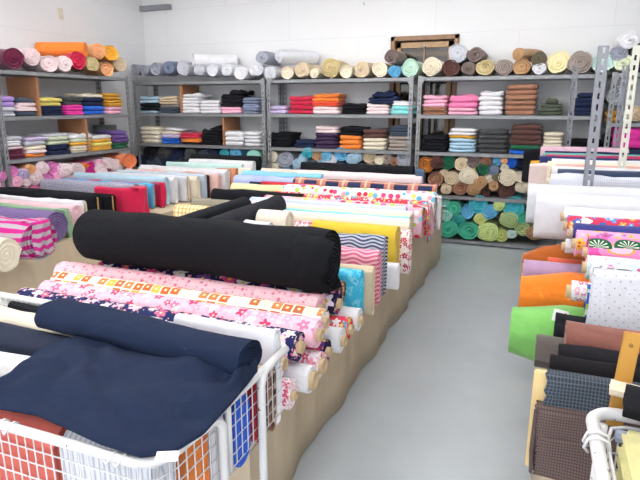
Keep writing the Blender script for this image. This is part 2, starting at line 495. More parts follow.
def rack(name, loc, rz, W, D, zs, label, Hh=1.8, divs=(), m=None):
    """local: front at y=0, depth to +y, x from 0 to W."""
    m = m or STEEL
    t = empty(name, loc, rz); tag(t, label, 'shelving rack', 'grey steel shelving racks')
    for x, sx in ((0, 1), (W, -1)):
        for y, sy in ((0, 1), (D, -1)): post(t, x, y, Hh, sx, sy, m)
    for z in zs:
        bm = bmesh.new()
        box(bm, .004, W-.004, .004, D-.004, z-.006, z, bev=.001)
        box(bm, .004, W-.004, .004, .01, z-.036, z-.004); box(bm, .004, W-.004, D-.01, D-.004, z-.036, z-.004)
        box(bm, .004, .01, .01, D-.01, z-.036, z-.004); box(bm, W-.01, W-.004, .01, D-.01, z-.036, z-.004)
        mat(link('shelf_board', bm, t, smooth=False), m)
    for z in (zs[-1],):
        for x, s in ((.002, 1), (W-.002, -1)):
            bm = bmesh.new(); a = [bm.verts.new(q) for q in ((x, -.002, z), (x+s*.085, -.002, z), (x+s*.042, -.002, z-.075), (x, -.002, z-.085))]
            bm.faces.new(a); g = mat(link('gusset', bm, t, smooth=False), m)
            sm = g.modifiers.new('t', 'SOLIDIFY'); sm.thickness = .003
            mat(link('bolt_head', tube(bmesh.new(), [(x+s*.022, -.004, z-.03), (x+s*.022, -.010, z-.03)], .006, 8), g), plain('zinc_bolt', 'c4c4c6', .35, .6))
    for x, z0, h in divs:
        mat(link('divider', bx(x-.012, x+.012, .02, D-.03, z0+.001, z0+h-.04, bev=.002), t, smooth=False), wood('divider_wood', '8a5a3c', 'b5815a'))
    return t
ZS = (.048, .534, 1.0, 1.393, 1.784)
YF = 6.1; DD = .46
rack('steel_shelf', (-5.03, YF, 0), 0, 1.92, DD, ZS, 'grey steel rack at the left of the back wall, nearest the corner', divs=((P(179, 85, Y=YF).x+5.03, 1.393, .39), (P(222, 122, Y=YF).x+5.03, 1.0, .39)))
rack('steel_shelf', (-3.08, YF, 0), 0, 1.75, DD, ZS, 'grey steel rack in the middle of the back wall, lavender to turquoise cloths')
rack('steel_shelf', (-1.28, YF, 0), 0, 1.80, DD, ZS, 'grey steel rack at the aisle end with teal rolls on its lowest shelf')
rack('steel_shelf', (.57, YF, 0), 0, 1.80, DD, (.048, .5, .93, 1.33, 1.79), 'grey steel rack at the right end of the back wall behind the slotted posts')
ZL = (.048, .5, .985, 1.39, 1.815); XF = -4.7
# left-wall racks: front faces +X ; local x -> +Y
rack('steel_shelf', (XF, 3.82, 0), PI/2, 1.80, .46, ZL, 'grey steel rack on the left wall under the orange roll', Hh=1.83,
     divs=((P(39, 85, X=XF).y-3.82, 1.39, .42), (P(88, 125, X=XF).y-3.82, .985, .4)))
rack('steel_shelf', (XF, 1.98, 0), PI/2, 1.80, .46, ZL, 'grey steel rack on the left wall cut off by the left picture edge', Hh=1.83)
# ------------------------------------------------------------------ rolls on racks
WV = {}
def wound_variant(kind):
    if kind not in WV:
        WV[kind] = [wound(.40, .5, .5, 0, turns=[3, 4, 5, 4][i], amp=.04, seed=i*1.7+1, groove=.02, M=32, tele=[.02, 0, .03, -.02][i]) for i in range(4)]
    return WV[kind]
RN = [0]
def rolled(ex, ey, ez, r, col, rz, label, group, Lr=.4, sq=1.0, tilt=0):
    """roll with visible end centre at ex,ey,ez; body goes away from the viewer."""
    RN[0] += 1
    me = wound_variant('r')[RN[0] % 4].copy()
    if RN[0] % 4 not in (0,): pass
    o = link('fabric_roll', me); me.materials.append(cm(col))
    sq = random.uniform(.86, 1.0); S = Matrix.Diagonal((Lr/.40, 2*r/sq**.5, 2*r*sq**.5, 1)); R0 = Matrix.Rotation(random.uniform(0, 6.28), 4, 'X')
    me.transform(S @ R0 if sq == 1 else S @ R0)
    o.location = (ex, ey, ez); o.rotation_euler = (0, tilt, rz)
    tag(o, label, 'fabric roll', group); return o
def px_r(rpx, y): return rpx*math.hypot(y, 1.2)/F
def roll_row(items, frame, board, rackname, where, group):
    """items: (px, py, rpx, colour, row, [length, rz offset])"""
    rows = {}
    for it in items: rows.setdefault(it[4], []).append(it)
    for rn, its in rows.items():
        its.sort(key=lambda q: q[0])
        for i, it in enumerate(its):
            x, y, rp, c = it[:4]; Lr = it[5] if len(it) > 5 else .41; ro = it[6] if len(it) > 6 else 0
            jit = random.uniform(0, .05)
            if frame == 'back': p = P(x, y, Y=YF+.005+jit); dist = (Vector((p.x, p.y, p.z-H)) @ Vector(ray(320, 240))); rz = -PI/2+ro
            else: p = P(x, y, X=(XF-.005-jit) if 'top' in where else (XF+.05-jit+(.13 if c == 'co' else 0))); dist = (Vector((p.x, p.y, p.z-H)) @ Vector(ray(320, 240))); rz = ro-.3
            r = rp*dist/F*(1.0 if 'top' in where else 1.1); z = p.z
            if z-r < board+.045 and rn in ('low', 'one'): z = board+r+.002
            z = max(z, board+r+.002)
            rowtxt = {'one': '', 'low': ' bottom row,', 'mid': ' middle row,', 'up': ' upper row,'}[rn]
            n_ = len(its)
            o = ORD[i]+' from left,' if n_ > 1 else 'the only one,'
            rolled(p.x, p.y, z, r, c, rz, '%s fabric roll, %s%s %s %s' % (C[c][0], o, rowtxt, where, rackname), group, Lr=Lr)
def T(lst, ox, oy, s, row):
    out = []
    for q in lst:
        out.append((ox+q[0]/s, oy+q[1]/s, q[2]/s, q[3], row)+tuple(q[4:]))
    return out
A = lambda l, r: T(l, 120, 30, 4.27, r)
B = lambda l, r: T(l, 255, 30, 3.765, r)
Cc = lambda l, r: T(l, 405, 30, 3.765, r)
D5 = lambda l, r: T(l, 540, 20, 6.4, r)
G1 = 'fabric rolls along the tops of the racks'
roll_row(A([(63, 168, 25, 'gy'), (103, 170, 22, 'gy'), (152, 165, 28, 'gy'), (208, 162, 31, 'sl'), (270, 163, 33, 'lg'), (337, 172, 26, 'lg'), (395, 168, 29, 'sv'), (457, 170, 28, 'sv'), (515, 168, 31, 'w'), (572, 172, 25, 'w')], 'low')
 + A([(312, 127, 29, 'w', .55, -.75), (607, 118, 30, 'gy')], 'up'), 'back', ZS[4], 'left back rack', 'on top of', G1)
roll_row(B([(10, 148, 24, 'sv'), (57, 148, 26, 'sv'), (120, 147, 26, 'cr'), (175, 140, 32, 'be'), (223, 153, 20, 'cr'), (282, 138, 38, 'kh'), (343, 147, 26, 'cr'), (400, 138, 34, 'be'), (467, 147, 31, 'cr'), (525, 145, 24, 'sky'), (583, 135, 34, 'mi')], 'low')
 + B([(90, 98, 29, 'sv', .5, -.6), (513, 102, 29, 'tb')], 'up'), 'back', ZS[4], 'middle back rack', 'on top of', G1)
roll_row(Cc([(98, 130, 37, 'cr'), (172, 140, 32, 'db'), (237, 143, 28, 'tb'), (303, 133, 33, 'kh'), (373, 130, 33, 'ta'), (440, 137, 32, 'tn'), (507, 147, 26, 'w'), (577, 130, 43, 'cy2')], 'low')
 + D5([(265, 240, 76, 'ta'), ], 'low') + Cc([(198, 88, 36, 'lg'), (265, 90, 32, 'tb'), (425, 92, 25, 'tn', .4, -.5), (503, 107, 28, 'ol')], 'up'), 'back', ZS[4], 'right back rack', 'on top of', G1)
roll_row(D5([(405, 270, 66, 'pmi'), (525, 315, 60, 'pcr'), (660, 300, 60, 'nv')], 'low') + D5([(510, 215, 52, 'gy'), (640, 190, 50, 'cg')], 'mid') + D5([(575, 130, 64, 'w')], 'up'), 'back', 1.79, 'far right rack', 'on top of', G1)
Lf = lambda l, r: T(l, 0, 20, 4.57, r)
roll_row(Lf([(62, 160, 50, 'mr'), (148, 168, 42, 'pp'), (222, 180, 40, 'pp'), (295, 188, 40, 'pp'), (358, 187, 42, 'rd'), (425, 200, 33, 'kh'), (490, 208, 33, 'pe'), (552, 205, 37, 'be')], 'low')
 + Lf([(390, 134, 36, 'og', .5, .75), (450, 143, 36, 'pe'), (508, 150, 36, 'ory')], 'up'), 'left', ZL[4], 'left-wall rack', 'on top of', G1)
# pile under the third board of the left back rack
roll_row([(140, 166, 7, 'nv', 'low'), (153, 166, 7.5, 'dsl', 'low'), (168, 167, 7, 'nv', 'low'), (183, 167, 7, 'cg', 'low'), (197, 167, 7, 'nv', 'low'), (211, 167, 7, 'nv', 'low'), (225, 167, 7, 'dsl', 'low'), (239, 167, 7, 'cy', 'low'), (254, 166, 7, 'tq', 'low'),
  (149, 153, 7, 'bk', 'up'), (163, 153, 6.5, 'cg', 'up'), (177, 156, 6.5, 'nv', 'up'), (190, 155, 7, 'cg', 'up'), (204, 156, 6, 'dsl', 'up'), (213, 155, 5, 'nv', 'up'), (224, 153.5, 5, 'cy', 'up'), (236, 153, 6.5, 'sky', 'up'), (253, 157, 7, 'aq', 'up')],
  'back', ZS[1]+.1, 'left back rack', 'under second shelf of', 'fabric rolls on the fourth shelf of the left back rack')
roll_row([(272, 170, 7, 'cr', 'low'), (286, 171, 5, 'lb', 'low'), (299, 172, 7, 'sl', 'low'), (312, 168, 8, 'sl', 'low'), (326, 170, 6.5, 'sv', 'low'), (340, 170, 7, 'sky', 'low'), (354, 170, 7, 'lb', 'low'), (370, 171, 7, 'be', 'low'), (385, 171, 7, 'ta', 'low'), (401, 171, 7.5, 'lg', 'low'),
  (272, 156, 6, 'cr', 'up'), (285, 159, 8, 'gy', 'up'), (298, 164, 6, 'lb', 'mid'), (307, 153, 5.5, 'cy', 'up'), (303, 158, 4.5, 'lb', 'mid'), (317, 156, 5, 'tn', 'up'), (326, 155, 6, 'sky', 'up'), (322, 162, 5, 'lb', 'mid'), (331, 160, 5.5, 'sv', 'mid'), (341, 154.5, 6.5, 'sky', 'up'), (352, 159, 6, 'lb', 'mid'), (357, 157, 5, 'lb', 'up'), (369, 156.5, 6.5, 'be', 'up'), (379, 160, 4.5, 'cr', 'mid'), (387, 158, 6, 'ta', 'up'), (403, 158, 7, 'gy', 'up'), (394, 162, 4.5, 'br', 'mid')],
  'back', ZS[1], 'middle back rack', 'under second shelf of', 'fabric rolls on the fourth shelf of the middle back rack')
U = lambda l, r: T(l, 405, 130, 3.765, r)
roll_row(U([(78, 130, 28, 'ru'), (119, 124, 24, 'db'), (160, 122, 26, 'gn'), (212, 130, 28, 'be'), (258, 117, 24, 'tb'), (305, 117, 19, 'br'), (347, 118, 17, 'sky'), (400, 124, 21, 'bl'), (375, 116, 12, 'pe'), (430, 130, 18, 'nv')], 'up')
 + U([(115, 185, 27, 'br'), (150, 164, 18, 'be'), (175, 183, 26, 'be'), (238, 176, 32, 'cr'), (254, 143, 13, 'ye'), (293, 145, 22, 'gn'), (285, 196, 24, 'tn'), (332, 150, 20, 'sl'), (315, 183, 18, 'cr'), (345, 178, 18, 'ol'), (374, 142, 15, 'cr'), (390, 180, 31, 'cr'), (435, 178, 20, 'cr')], 'mid')
 + U([(157, 216, 21, 'be'), (208, 216, 27, 'br'), (260, 222, 23, 'tn'), (302, 226, 16, 'db'), (335, 212, 19, 'tn'), (382, 220, 31, 'db'), (438, 214, 22, 'cr')], 'low'),
 'back', ZS[1], 'right back rack', 'fourth shelf of', 'fabric rolls on the fourth shelf of the right back rack')
roll_row(U([(147, 270, 20, 'aq'), (182, 293, 28, 'tg'), (278, 282, 34, 'cy'), (352, 286, 20, 'pl'), (408, 288, 36, 'cy')], 'up')
 + U([(125, 330, 14, 'tg'), (155, 322, 22, 'aq'), (237, 307, 25, 'sky'), (203, 338, 22, 'tl'), (320, 310, 28, 'sky'), (283, 335, 24, 'lm'), (390, 336, 31, 'pg'), (440, 328, 21, 'tg')], 'mid')
 + U([(165, 366, 36, 'tg'), (242, 366, 35, 'tg'), (310, 375, 36, 'pl'), (362, 384, 24, 'lm'), (403, 392, 18, 'pmi'), (440, 372, 27, 'pg'), (485, 390, 27, 'tn')], 'low'),
 'back', ZS[0], 'right back rack', 'lowest shelf of', 'fabric rolls on the lowest shelf of the right back rack')
Q = lambda l, r: T(l, 0, 150, 4.57, r)
roll_row(Q([(55, 98, 26, 'or2'), (105, 108, 26, 'lav'), (140, 88, 22, 'pe'), (195, 85, 29, 'pp'), (245, 82, 28, 'or2'), (300, 90, 33, 'pp'), (358, 92, 32, 'pp'), (392, 74, 14, 'og'), (415, 72, 18, 'hp'), (455, 60, 20, 'pk'), (495, 60, 26, 'pp'), (538, 72, 30, 'pp'), (593, 50, 33, 'co')], 'up')
 + Q([(75, 146, 30, 'pk'), (120, 150, 18, 'pp'), (165, 128, 32, 'pp'), (222, 130, 24, 'or2'), (266, 133, 24, 'pk'), (316, 137, 24, 'pp'), (362, 135, 20, 'pk'), (410, 104, 25, 'hp'), (463, 98, 34, 'pp'), (520, 102, 20, 'mp'), (572, 100, 18, 'tn')], 'mid')
 + Q([(60, 195, 28, 'pk'), (112, 192, 26, 'pp'), (165, 190, 26, 'mp'), (215, 186, 26, 'pk'), (265, 184, 26, 'pp'), (318, 182, 26, 'pk'), (370, 178, 26, 'pp'), (422, 160, 28, 'pk'), (475, 158, 28, 'pp'), (530, 152, 28, 'mp'), (585, 145, 28, 'pk')], 'low'),
 'left', ZL[1], 'left-wall rack', 'under second shelf of', 'pink fabric rolls on the left-wall rack')
for i, (x, y, r, c) in enumerate(((1, 176, 6, 'or2'), (-12, 178, 7, 'pk'), (1, 188, 6, 'pk'))):
    p = P(x, y, X=XF-.01); rolled(p.x, p.y-.0, p.z, r*5.0/F*1.1, c, 0, '%s fabric roll left of the post, %s one, cut-off left-wall rack' % (C[c][0], ['upper', 'hidden middle', 'lower'][i]), 'pink fabric rolls on the left-wall rack')
# ------------------------------------------------------------------ stacks of folded cloth
def stacks(data, frame, board, top_h, shelf, rackname, group):
    """data: list of (px0, px1, [(colour, thickness, layers)...bottom to top])"""
    names = []
    for si, (x0, x1, its) in enumerate(data):
        zb = board+.001
        if frame == 'back':
            a = P(x0, 0, Y=YF+.02); a = P(x0, ty(x0, board, 'Y'), Y=YF+.02); b = P(x1, ty(x1, board, 'Y'), Y=YF+.02)
            cx, W, rz = (a.x+b.x)/2, abs(b.x-a.x), 0
        else:
            a = P(x0, ty(x0, board, 'X'), X=XF-.02); b = P(x1, ty(x1, board, 'X'), X=XF-.02)
            cx, W, rz = (a.y+b.y)/2, abs(b.y-a.y), PI/2
        for k, it in enumerate(its):
            c, h, ly = it[:3]; sh = it[3] if len(it) > 3 else 0; ws = it[4] if len(it) > 4 else 1
            amp = it[5] if len(it) > 5 else random.uniform(.007, .013)
            ws *= random.uniform(.95, 1.03)
            me = folded(W*ws*.985, .34+random.uniform(-.03, .03), h, ly, seed=si*11.3+k*2.1+board*7, amp=amp)
            o = mat(link('folded_fabric', me), cm(c))
            j = random.uniform(-.006, .006)
            if frame == 'back': o.location = (cx+sh*W+j, YF+.025+random.uniform(0, .02), zb)
            else: o.location = (XF-.025-random.uniform(0, .02), cx+sh*W+j, zb)
            o.rotation_euler = (0, 0, rz+random.uniform(-.03, .03))
            zb += h+.002
            n = len(its)
            pos = 'only cloth of' if n == 1 else ('lowest of' if k == 0 else ('topmost of' if k == n-1 else ORD[k]+' lowest of'))
            tag(o, '%s folded fabric, %s %s stack from left, %s, %s' % (C[c][0], pos, ORD[si], shelf, rackname), 'folded fabric', group)
def ty(px, z, pl):
    """image row of the board front edge at this column (simple bisection)"""
    lo, hi = 20., 300.
    for _ in range(30):
        mid = (lo+hi)/2
        p = P(px, mid, Y=YF+.02) if pl == 'Y' else P(px, mid, X=XF-.02)
        if p.z > z: lo = mid
        else: hi = mid
    return (lo+hi)/2
def m(c, n, h=.04, ly=1, **k): return [(c, h, ly) for _ in range(n)]
stacks([(137.5, 157, m('lb', 1, .03)+m('bk', 2, .045)+m('lb', 2, .04)), (157, 177, m('dsl', 2, .035)+m('ta', 1, .035)+m('be', 3, .03)),
 (177, 197.5, m('w', 5, .038, 1)+[('w', .035, 1, .15, .9, .02)]), (197.5, 218, m('w', 4, .038)), (218, 240.5, m('pk', 2, .038)+[('bk', .14, 3, .05, 1.05, .03), ('bk', .05, 1, .25, .6, .03)]), (241, 259, m('sl', 6, .029))],
 'back', ZS[3], 0, 'upper shelf', 'left back rack', 'folded fabrics on the upper shelf of the left back rack')
stacks([(138, 158.5, m('cr', 4, .052, 1)), (158.5, 177.5, [('bl', .07, 2), ('lav', .045, 1), ('cr', .045, 1), ('w', .03, 1, .2, 1)]), (178, 199.5, [('bk', .025, 1), ('og', .05, 2), ('rd', .065, 2)]),
 (200, 221, [('bk', .06, 2), ('bk', .06, 2), ('bk', .05, 1, 0, .95, .03), ('bk', .04, 1, .2, .6, .035)]), (221, 242, m('w', 3, .055, 1)), (242, 260, m('w', 4, .042, 1))],
 'back', ZS[2], 0, 'second shelf', 'left back rack', 'folded fabrics on the second shelf of the left back rack')
stacks([(266.5, 286.5, m('lav', 2, .045)), (287, 313, m('rd', 4, .048)), (310, 337.5, m('pp', 2, .042)+[('ro', .05, 2)]+m('og', 2, .042)), (339, 364, m('bk', 2, .055, 2)), (364, 388.5, m('pp', 3, .036)+[('nv', .07, 2, .2, 1.3, .02), ('nv', .045, 1, .2, .95, .03)]), (389, 414, [('tq', .045, 1), ('tq', .045, 1), ('w', .045, 2)])],
 'back', ZS[3], 0, 'upper shelf', 'middle back rack', 'folded fabrics on the upper shelf of the middle back rack')
stacks([(268, 291, m('bk', 4, .04, 2)), (292, 313, m('nv', 2, .04, 1)), (313, 337, m('dp', 4, .042)+m('pp', 2, .035)), (337.5, 360, m('og', 3, .05, 1)+[('bk', .04, 1), ('bk', .05, 2, .1, 1.2)]), (361, 385, m('cr', 3, .042)+m('db', 2, .045, 1)), (386, 410.5, m('ta', 4, .038)+m('dsl', 2, .05, 2))],
 'back', ZS[2], 0, 'second shelf', 'middle back rack', 'folded fabrics on the second shelf of the middle back rack')
stacks([(421, 446, [('br', .04, 2), ('br', .038, 2)]+m('pk', 3, .038)), (446.5, 477, m('pk', 2, .036)+[('mp', .055, 1), ('mp', .06, 1, .04, 1, .02)]), (477, 502.5, m('w', 5, .046)), (503, 535.5, m('br', 6, .049, 1)), (538, 563, m('og2', 3, .036, 1)+[('og2', .05, 1, 0, .6, .02)]), (571, 602, [('nv', .08, 2), ('nv', .09, 2), ('nv', .04, 1, 0, .7)])],
 'back', ZS[3], 0, 'upper shelf', 'right back rack', 'folded fabrics on the upper shelf of the right back rack')
stacks([(420.5, 446, [('bk', .06, 2), ('bk', .06, 2), ('bk', .05, 1, 0, 1, .02)]), (447, 475, m('lb', 4, .035)+[('mu', .03, 1), ('w', .035, 1), ('w', .035, 1)]), (477, 506.5, m('cg', 5, .047, 1)), (508, 541, [('bl', .045, 1), ('gn', .045, 1)]+m('db', 4, .05, 1)), (541, 562, m('cr', 6, .036)), (565, 601, m('bk', 3, .05, 2))],
 'back', ZS[2], 0, 'second shelf', 'right back rack', 'folded fabrics on the second shelf of the right back rack')
stacks([(0, 20, [('lg', .045, 2), ('lg', .04, 1), ('lil', .05, 1), ('lil', .045, 1)]), (20.5, 41.5, [('dsl', .045, 1), ('pp', .045, 2), ('pp', .035, 1), ('dsl', .04, 1, -.1, 1.1)]), (42.5, 67, m('nv', 2, .045, 2)+m('ye', 2, .04)), (68, 87.5, m('hp', 2, .05, 2)+m('cg', 2, .042)), (88, 109, m('bl', 2, .045)+m('nv', 2, .045)+[('cr', .035, 1)]), (110.5, 126, m('pk', 2, .042)+m('mu', 4, .035))],
 'left', ZL[3], 0, 'upper shelf', 'left-wall rack', 'folded fabrics on the upper shelf of the left-wall rack')
stacks([(6, 28, m('mr', 2, .045, 2)+[('pp', .03, 1), ('w', .05, 2, -.08, 1), ('lg', .035, 1)]), (28.5, 51, [('og', .03, 1), ('pp', .035, 1), ('cr', .045, 1), ('lg', .04, 1), ('lav', .035, 1, .1, 1.1)]), (52, 74, m('nv', 2, .05, 2)+m('sg', 2, .04)+[('lg', .03, 1)]), (74.5, 95, [('cr', .04, 2), ('cr', .035, 1), ('ory', .03, 1), ('sg', .035, 1), ('w', .05, 1, .05, 1.1, .02)]), (95.5, 116, [('ory', .045, 2), ('ye', .045, 1), ('ory', .03, 1), ('w', .04, 1)]), (117, 132.5, [('gn', .065, 2), ('pu', .045, 1), ('pu', .045, 1), ('pu', .045, 1)])],
 'left', ZL[2], 0, 'second shelf', 'left-wall rack', 'folded fabrics on the second shelf of the left-wall rack')
# far right rack contents, glimpsed between the posts
for x, y, r, c, lb in ((618, 95, 9, 'gy', 'grey fabric roll seen between the slotted posts, far right rack'), (635, 116, 7, 'be', 'beige fabric roll right of the mustard cloths, far right rack')):
    p = P(x, y, Y=YF+.02); rolled(p.x, p.y, max(p.z, 1.33+.08), r*6.0/F, c, -PI/2, lb, 'fabrics on the far right rack')
def fold_at(x0, x1, y, Y, D, h, ly, c, lab, amp=.012, grp='fabrics on the far right rack', Zb=None, rz=0):
    a = P(x0, y, Y=Y); b = P(x1, y, Y=Y)
    o = mat(link('folded_fabric', folded(abs(b.x-a.x), D, h, ly, seed=x0*.7, amp=amp)), cm(c) if c in C else c)
    o.location = ((a.x+b.x)/2, Y, a.z if Zb is None else Zb); o.rotation_euler = (0, 0, rz)
    tag(o, lab, 'folded fabric', grp); return o
fold_at(605, 618, 121, YF+.03, .3, .05, 1, 'mu', 'mustard folded fabric, lower of two on the far right rack', Zb=1.331)
fold_at(605, 617, 115, YF+.04, .3, .06, 1, 'mu', 'mustard folded fabric, upper of two on the far right rack', Zb=1.383, amp=.02)
fold_at(618, 626, 121, YF+.03, .3, .1, 2, 'w', 'white folded fabric beside the mustard ones on the far right rack', Zb=1.331, amp=.02)
fold_at(612, 645, 135, YF+.03, .3, .2, 3, 'hp', 'hot pink crumpled fabric on the far right rack', Zb=1.09, amp=.03)
fold_at(603, 612, 145, YF+.03, .3, .28, 4, 'bk', 'black folded fabric left of the hot pink one, far right rack', Zb=.931, amp=.02)
fold_at(613, 660, 150, YF+.03, .3, .15, 3, 'nv', 'dark navy folded fabric under the hot pink one, far right rack', Zb=.931, amp=.01)
# picture leaning on the left wall rack
t = empty('storage_tin', (-5.05, 5.12, 1.0))
o = None
COL.objects.unlink(t)
p = P(105, 130, X=-5.1)
o = mat(link('storage_box', bx(-5.14, -5.06, p.y-.17, p.y+.17, .986, p.z+.06, bev=.006), smooth=False), plain('grey_green_card', '77807a', .7))
tag(o, 'grey green box at the back of the left-wall rack second shelf', 'box')
# ------------------------------------------------------------------ display tables and their paper-brown covers
COVER = None
def covermat():
    m_, nt, b = newmat('kraft_cover', .8); n = N(nt)
    o = n.obj(); mp = n.node('ShaderNodeMapping'); mp.inputs['Scale'].default_value = (3, 3, .4); n.link(o, mp.inputs['Vector'])
    n.link(n.mix(n.noise(mp.outputs[0], 3, 4), rgb('c2ae92'), rgb('d2c2a8')), b.inputs['Base Color'])
    n.bump(b, n.noise(mp.outputs[0], 5, 3), .02, .5); return m_
COVER = covermat()
TT = .52
def table(x0, x1, y0, y1, lab, clab, z=TT):
    t = empty('display_table', ((x0+x1)/2, (y0+y1)/2, 0)); tag(t, lab, 'table')
    w, d = (x1-x0)/2-.03, (y1-y0)/2-.03
    mat(link('table_top', bx(-w, w, -d, d, z-.035, z-.006, bev=.003), t, smooth=False), wood('table_ply', 'a88a62', 'c8a97c'))
    for sx in (-1, 1):
        for sy in (-1, 1):
            mat(link('leg', bx(sx*(w-.04)-.02, sx*(w-.04)+.02, sy*(d-.04)-.02, sy*(d-.04)+.02, .001, z-.036), t, smooth=False), wood('table_ply', 'a88a62', 'c8a97c'))
    bm = bmesh.new(); path = []
    def seg(a, b):
        n = max(2, int((Vector(b)-Vector(a)).length/.035))
        for i in range(n): path.append(Vector(a).lerp(Vector(b), i/n))
    c = [(x0, y0), (x1, y0), (x1, y1), (x0, y1)]
    for i in range(4): seg(c[i], c[(i+1) % 4])
    ctr = Vector(((x0+x1)/2, (y0+y1)/2)); rows = []
    for zi, fl in ((z-.001, 0), (z-.03, .004), (z*.7, .014), (z*.35, .02), (.006, .026)):
        row = []
        for i, p_ in enumerate(path):
            out = Vector((0, 0))
            if abs(p_.x-x0) < 1e-4: out.x = -1
            if abs(p_.x-x1) < 1e-4: out.x = 1
            if abs(p_.y-y0) < 1e-4: out.y = -1
            if abs(p_.y-y1) < 1e-4: out.y = 1
            s = (p_.x+p_.y)*9
            f = fl*.45*(math.sin(s)+.5*math.sin(s*2.3+1))+fl*.5
            q = p_+out*f
            row.append(bm.verts.new((q.x, q.y, zi)))
        rows.append(row)
    n = len(path)
    for a, b in zip(rows, rows[1:]):
        for i in range(n): bm.faces.new((b[i], b[(i+1) % n], a[(i+1) % n], a[i]))
    bm.faces.new(rows[0])
    o = mat(link('table_cover', bm), COVER); sm = o.modifiers.new('t', 'SOLIDIFY'); sm.thickness = .003; sm.offset = -1
    try: o.data.set_sharp_from_angle(angle=.6)
    except Exception: pass
    tag(o, clab, 'table cover')
table(-2.02, -.86, 1.5, 5.55, 'long low table under the bolts beside the aisle', 'beige paper cover hanging down the central table along the aisle')
table(-4.35, -3.22, 2.0, 5.95, 'long low table under the bolts beside the left wall', 'beige paper cover on the table beside the left wall')
table(-3.05, -2.12, 3.55, 5.5, 'low table between the two long bolt tables', 'beige paper cover on the short table between the long tables')
# ------------------------------------------------------------------ bolts
BN = [0]
BOARDM = plain('core_board', 'c9a468', .8)
CARD = plain('core_card', 'c8ad88', .8)
def bolt(label, ma, end, L, top, bot=None, r=None, t=.07, side=1, yaw=0, core=None, group=None, turns=4, amp=.003, groove=.006, tele=0, cc=None, taper=0, rzr=None, flat=1.0, extra=None, tilt=0):
    """end=(X,Y) of the visible end; top/bot heights; r -> round roll, otherwise a flat-wound bolt on edge."""
    BN[0] += 1; sd = BN[0]*1.31
    name = 'fabric_roll' if r else 'fabric_bolt'
    if r:
        zc = top-r*flat; me = wound(L, r, r*flat, 0, turns, amp, sd, groove, 36, tele, taper=taper)
    else:
        h = top-bot; zc = (top+bot)/2; me = wound(L, t/2, t/2, (h-t)/2, turns, amp, sd, groove, 28, tele, taper=taper)
    if isinstance(ma, str): ma = cm(ma) if ma in C else fab(ma)
    me.materials.append(ma)
    rz = (0 if side > 0 else PI)+yaw
    if core:
        t_ = empty(name, (end[0], end[1], zc), rz)
        link('fabric', me, t_)
        if core == 'tube':
            cr = min(cc or .022, (r or .05)*.62)
            o = mat(link('cardboard_tube', core_tube(cr, .08), t_), CARD); o.location = (.016, 0, 0)
        else:
            h = (top-bot) if not r else r*1.6
            o = mat(link('core_board', bx(-.03, .006, -.005, .005, -h*.42, h*.42, bev=.001), t_, smooth=False), BOARDM)
    else:
        t_ = link(name, me); t_.location = (end[0], end[1], zc); t_.rotation_euler = (0, tilt, rz)
    tag(t_, label, 'fabric roll' if r else 'fabric bolt', group)
    if extra: extra(t_)
    return t_
def drape(parent, name, x0, x1, topz, bot, y, ma, wav=.012, seed=0, thick=.004, over=.05):
    """cloth hanging from the top of a bolt over its front, local coordinates of the parent"""
    bm = bmesh.new(); uvl = bm.loops.layers.uv.new('UVMap'); nx, nz = 16, 12; g = []
    for i in range(nx+1):
        row = []
        for j in range(nz+1):
            v = j/nz; x = x0+(x1-x0)*i/nx
            if v < .2: z = topz+.004; yy = y+over*(1-v/.2)
            else:
                z = topz-(topz-bot)*(v-.2)/.8; yy = y-.006-wav*(v-.2)*(1+math.sin(x*38+seed+v*2))
            x += noise.noise(Vector((seed, i*.4, v*3)))*.012
            row.append(bm.verts.new((x, yy, z)))
        g.append(row)
    for i in range(nx):
        for j in range(nz):
            f = bm.faces.new((g[i][j], g[i][j+1], g[i+1][j+1], g[i+1][j]))
            for lp, (a, b) in zip(f.loops, ((i, j), (i, j+1), (i+1, j+1), (i+1, j))): lp[uvl].uv = (abs(x1-x0)*a/nx, b/nz*(topz-bot+over))
    o = mat(link(name, bm, parent), ma); s = o.modifiers.new('t', 'SOLIDIFY'); s.thickness = thick; s.offset = 0
    return o
def endflap(parent, hy, zt, zb, ma, seed=0, out=.03):
    """loose cloth tail hanging over the visible end of a bolt (local x ~ 0)"""
    bm = bmesh.new(); uvl = bm.loops.layers.uv.new('UVMap'); nx, nz = 8, 12; g = []
    for i in range(nx+1):
        row = []
        for j in range(nz+1):
            v = j/nz; y = -hy+2*hy*i/nx
            if v < .25: x = -.08+(out+.08)*v/.25; z = zt+.006-.01*v
            else:
                w = (v-.25)/.75; x = out+.008*math.sin(y*60+seed+w*3)+.012*w; z = zt-(zt-zb)*w+.012*math.sin(i*1.7+seed)*w
            row.append(bm.verts.new((x, y+.01*math.sin(v*5+seed), z)))
        g.append(row)
    for i in range(nx):
        for j in range(nz):
            f = bm.faces.new((g[i][j], g[i][j+1], g[i+1][j+1], g[i+1][j]))
            for lp, (a, b) in zip(f.loops, ((i, j), (i, j+1), (i+1, j+1), (i+1, j))): lp[uvl].uv = (2*hy*a/nx, b/nz*.3)
    o = mat(link('cloth_tail', bm, parent), ma); s = o.modifiers.new('t', 'SOLIDIFY'); s.thickness = .003; s.offset = 0
    return o
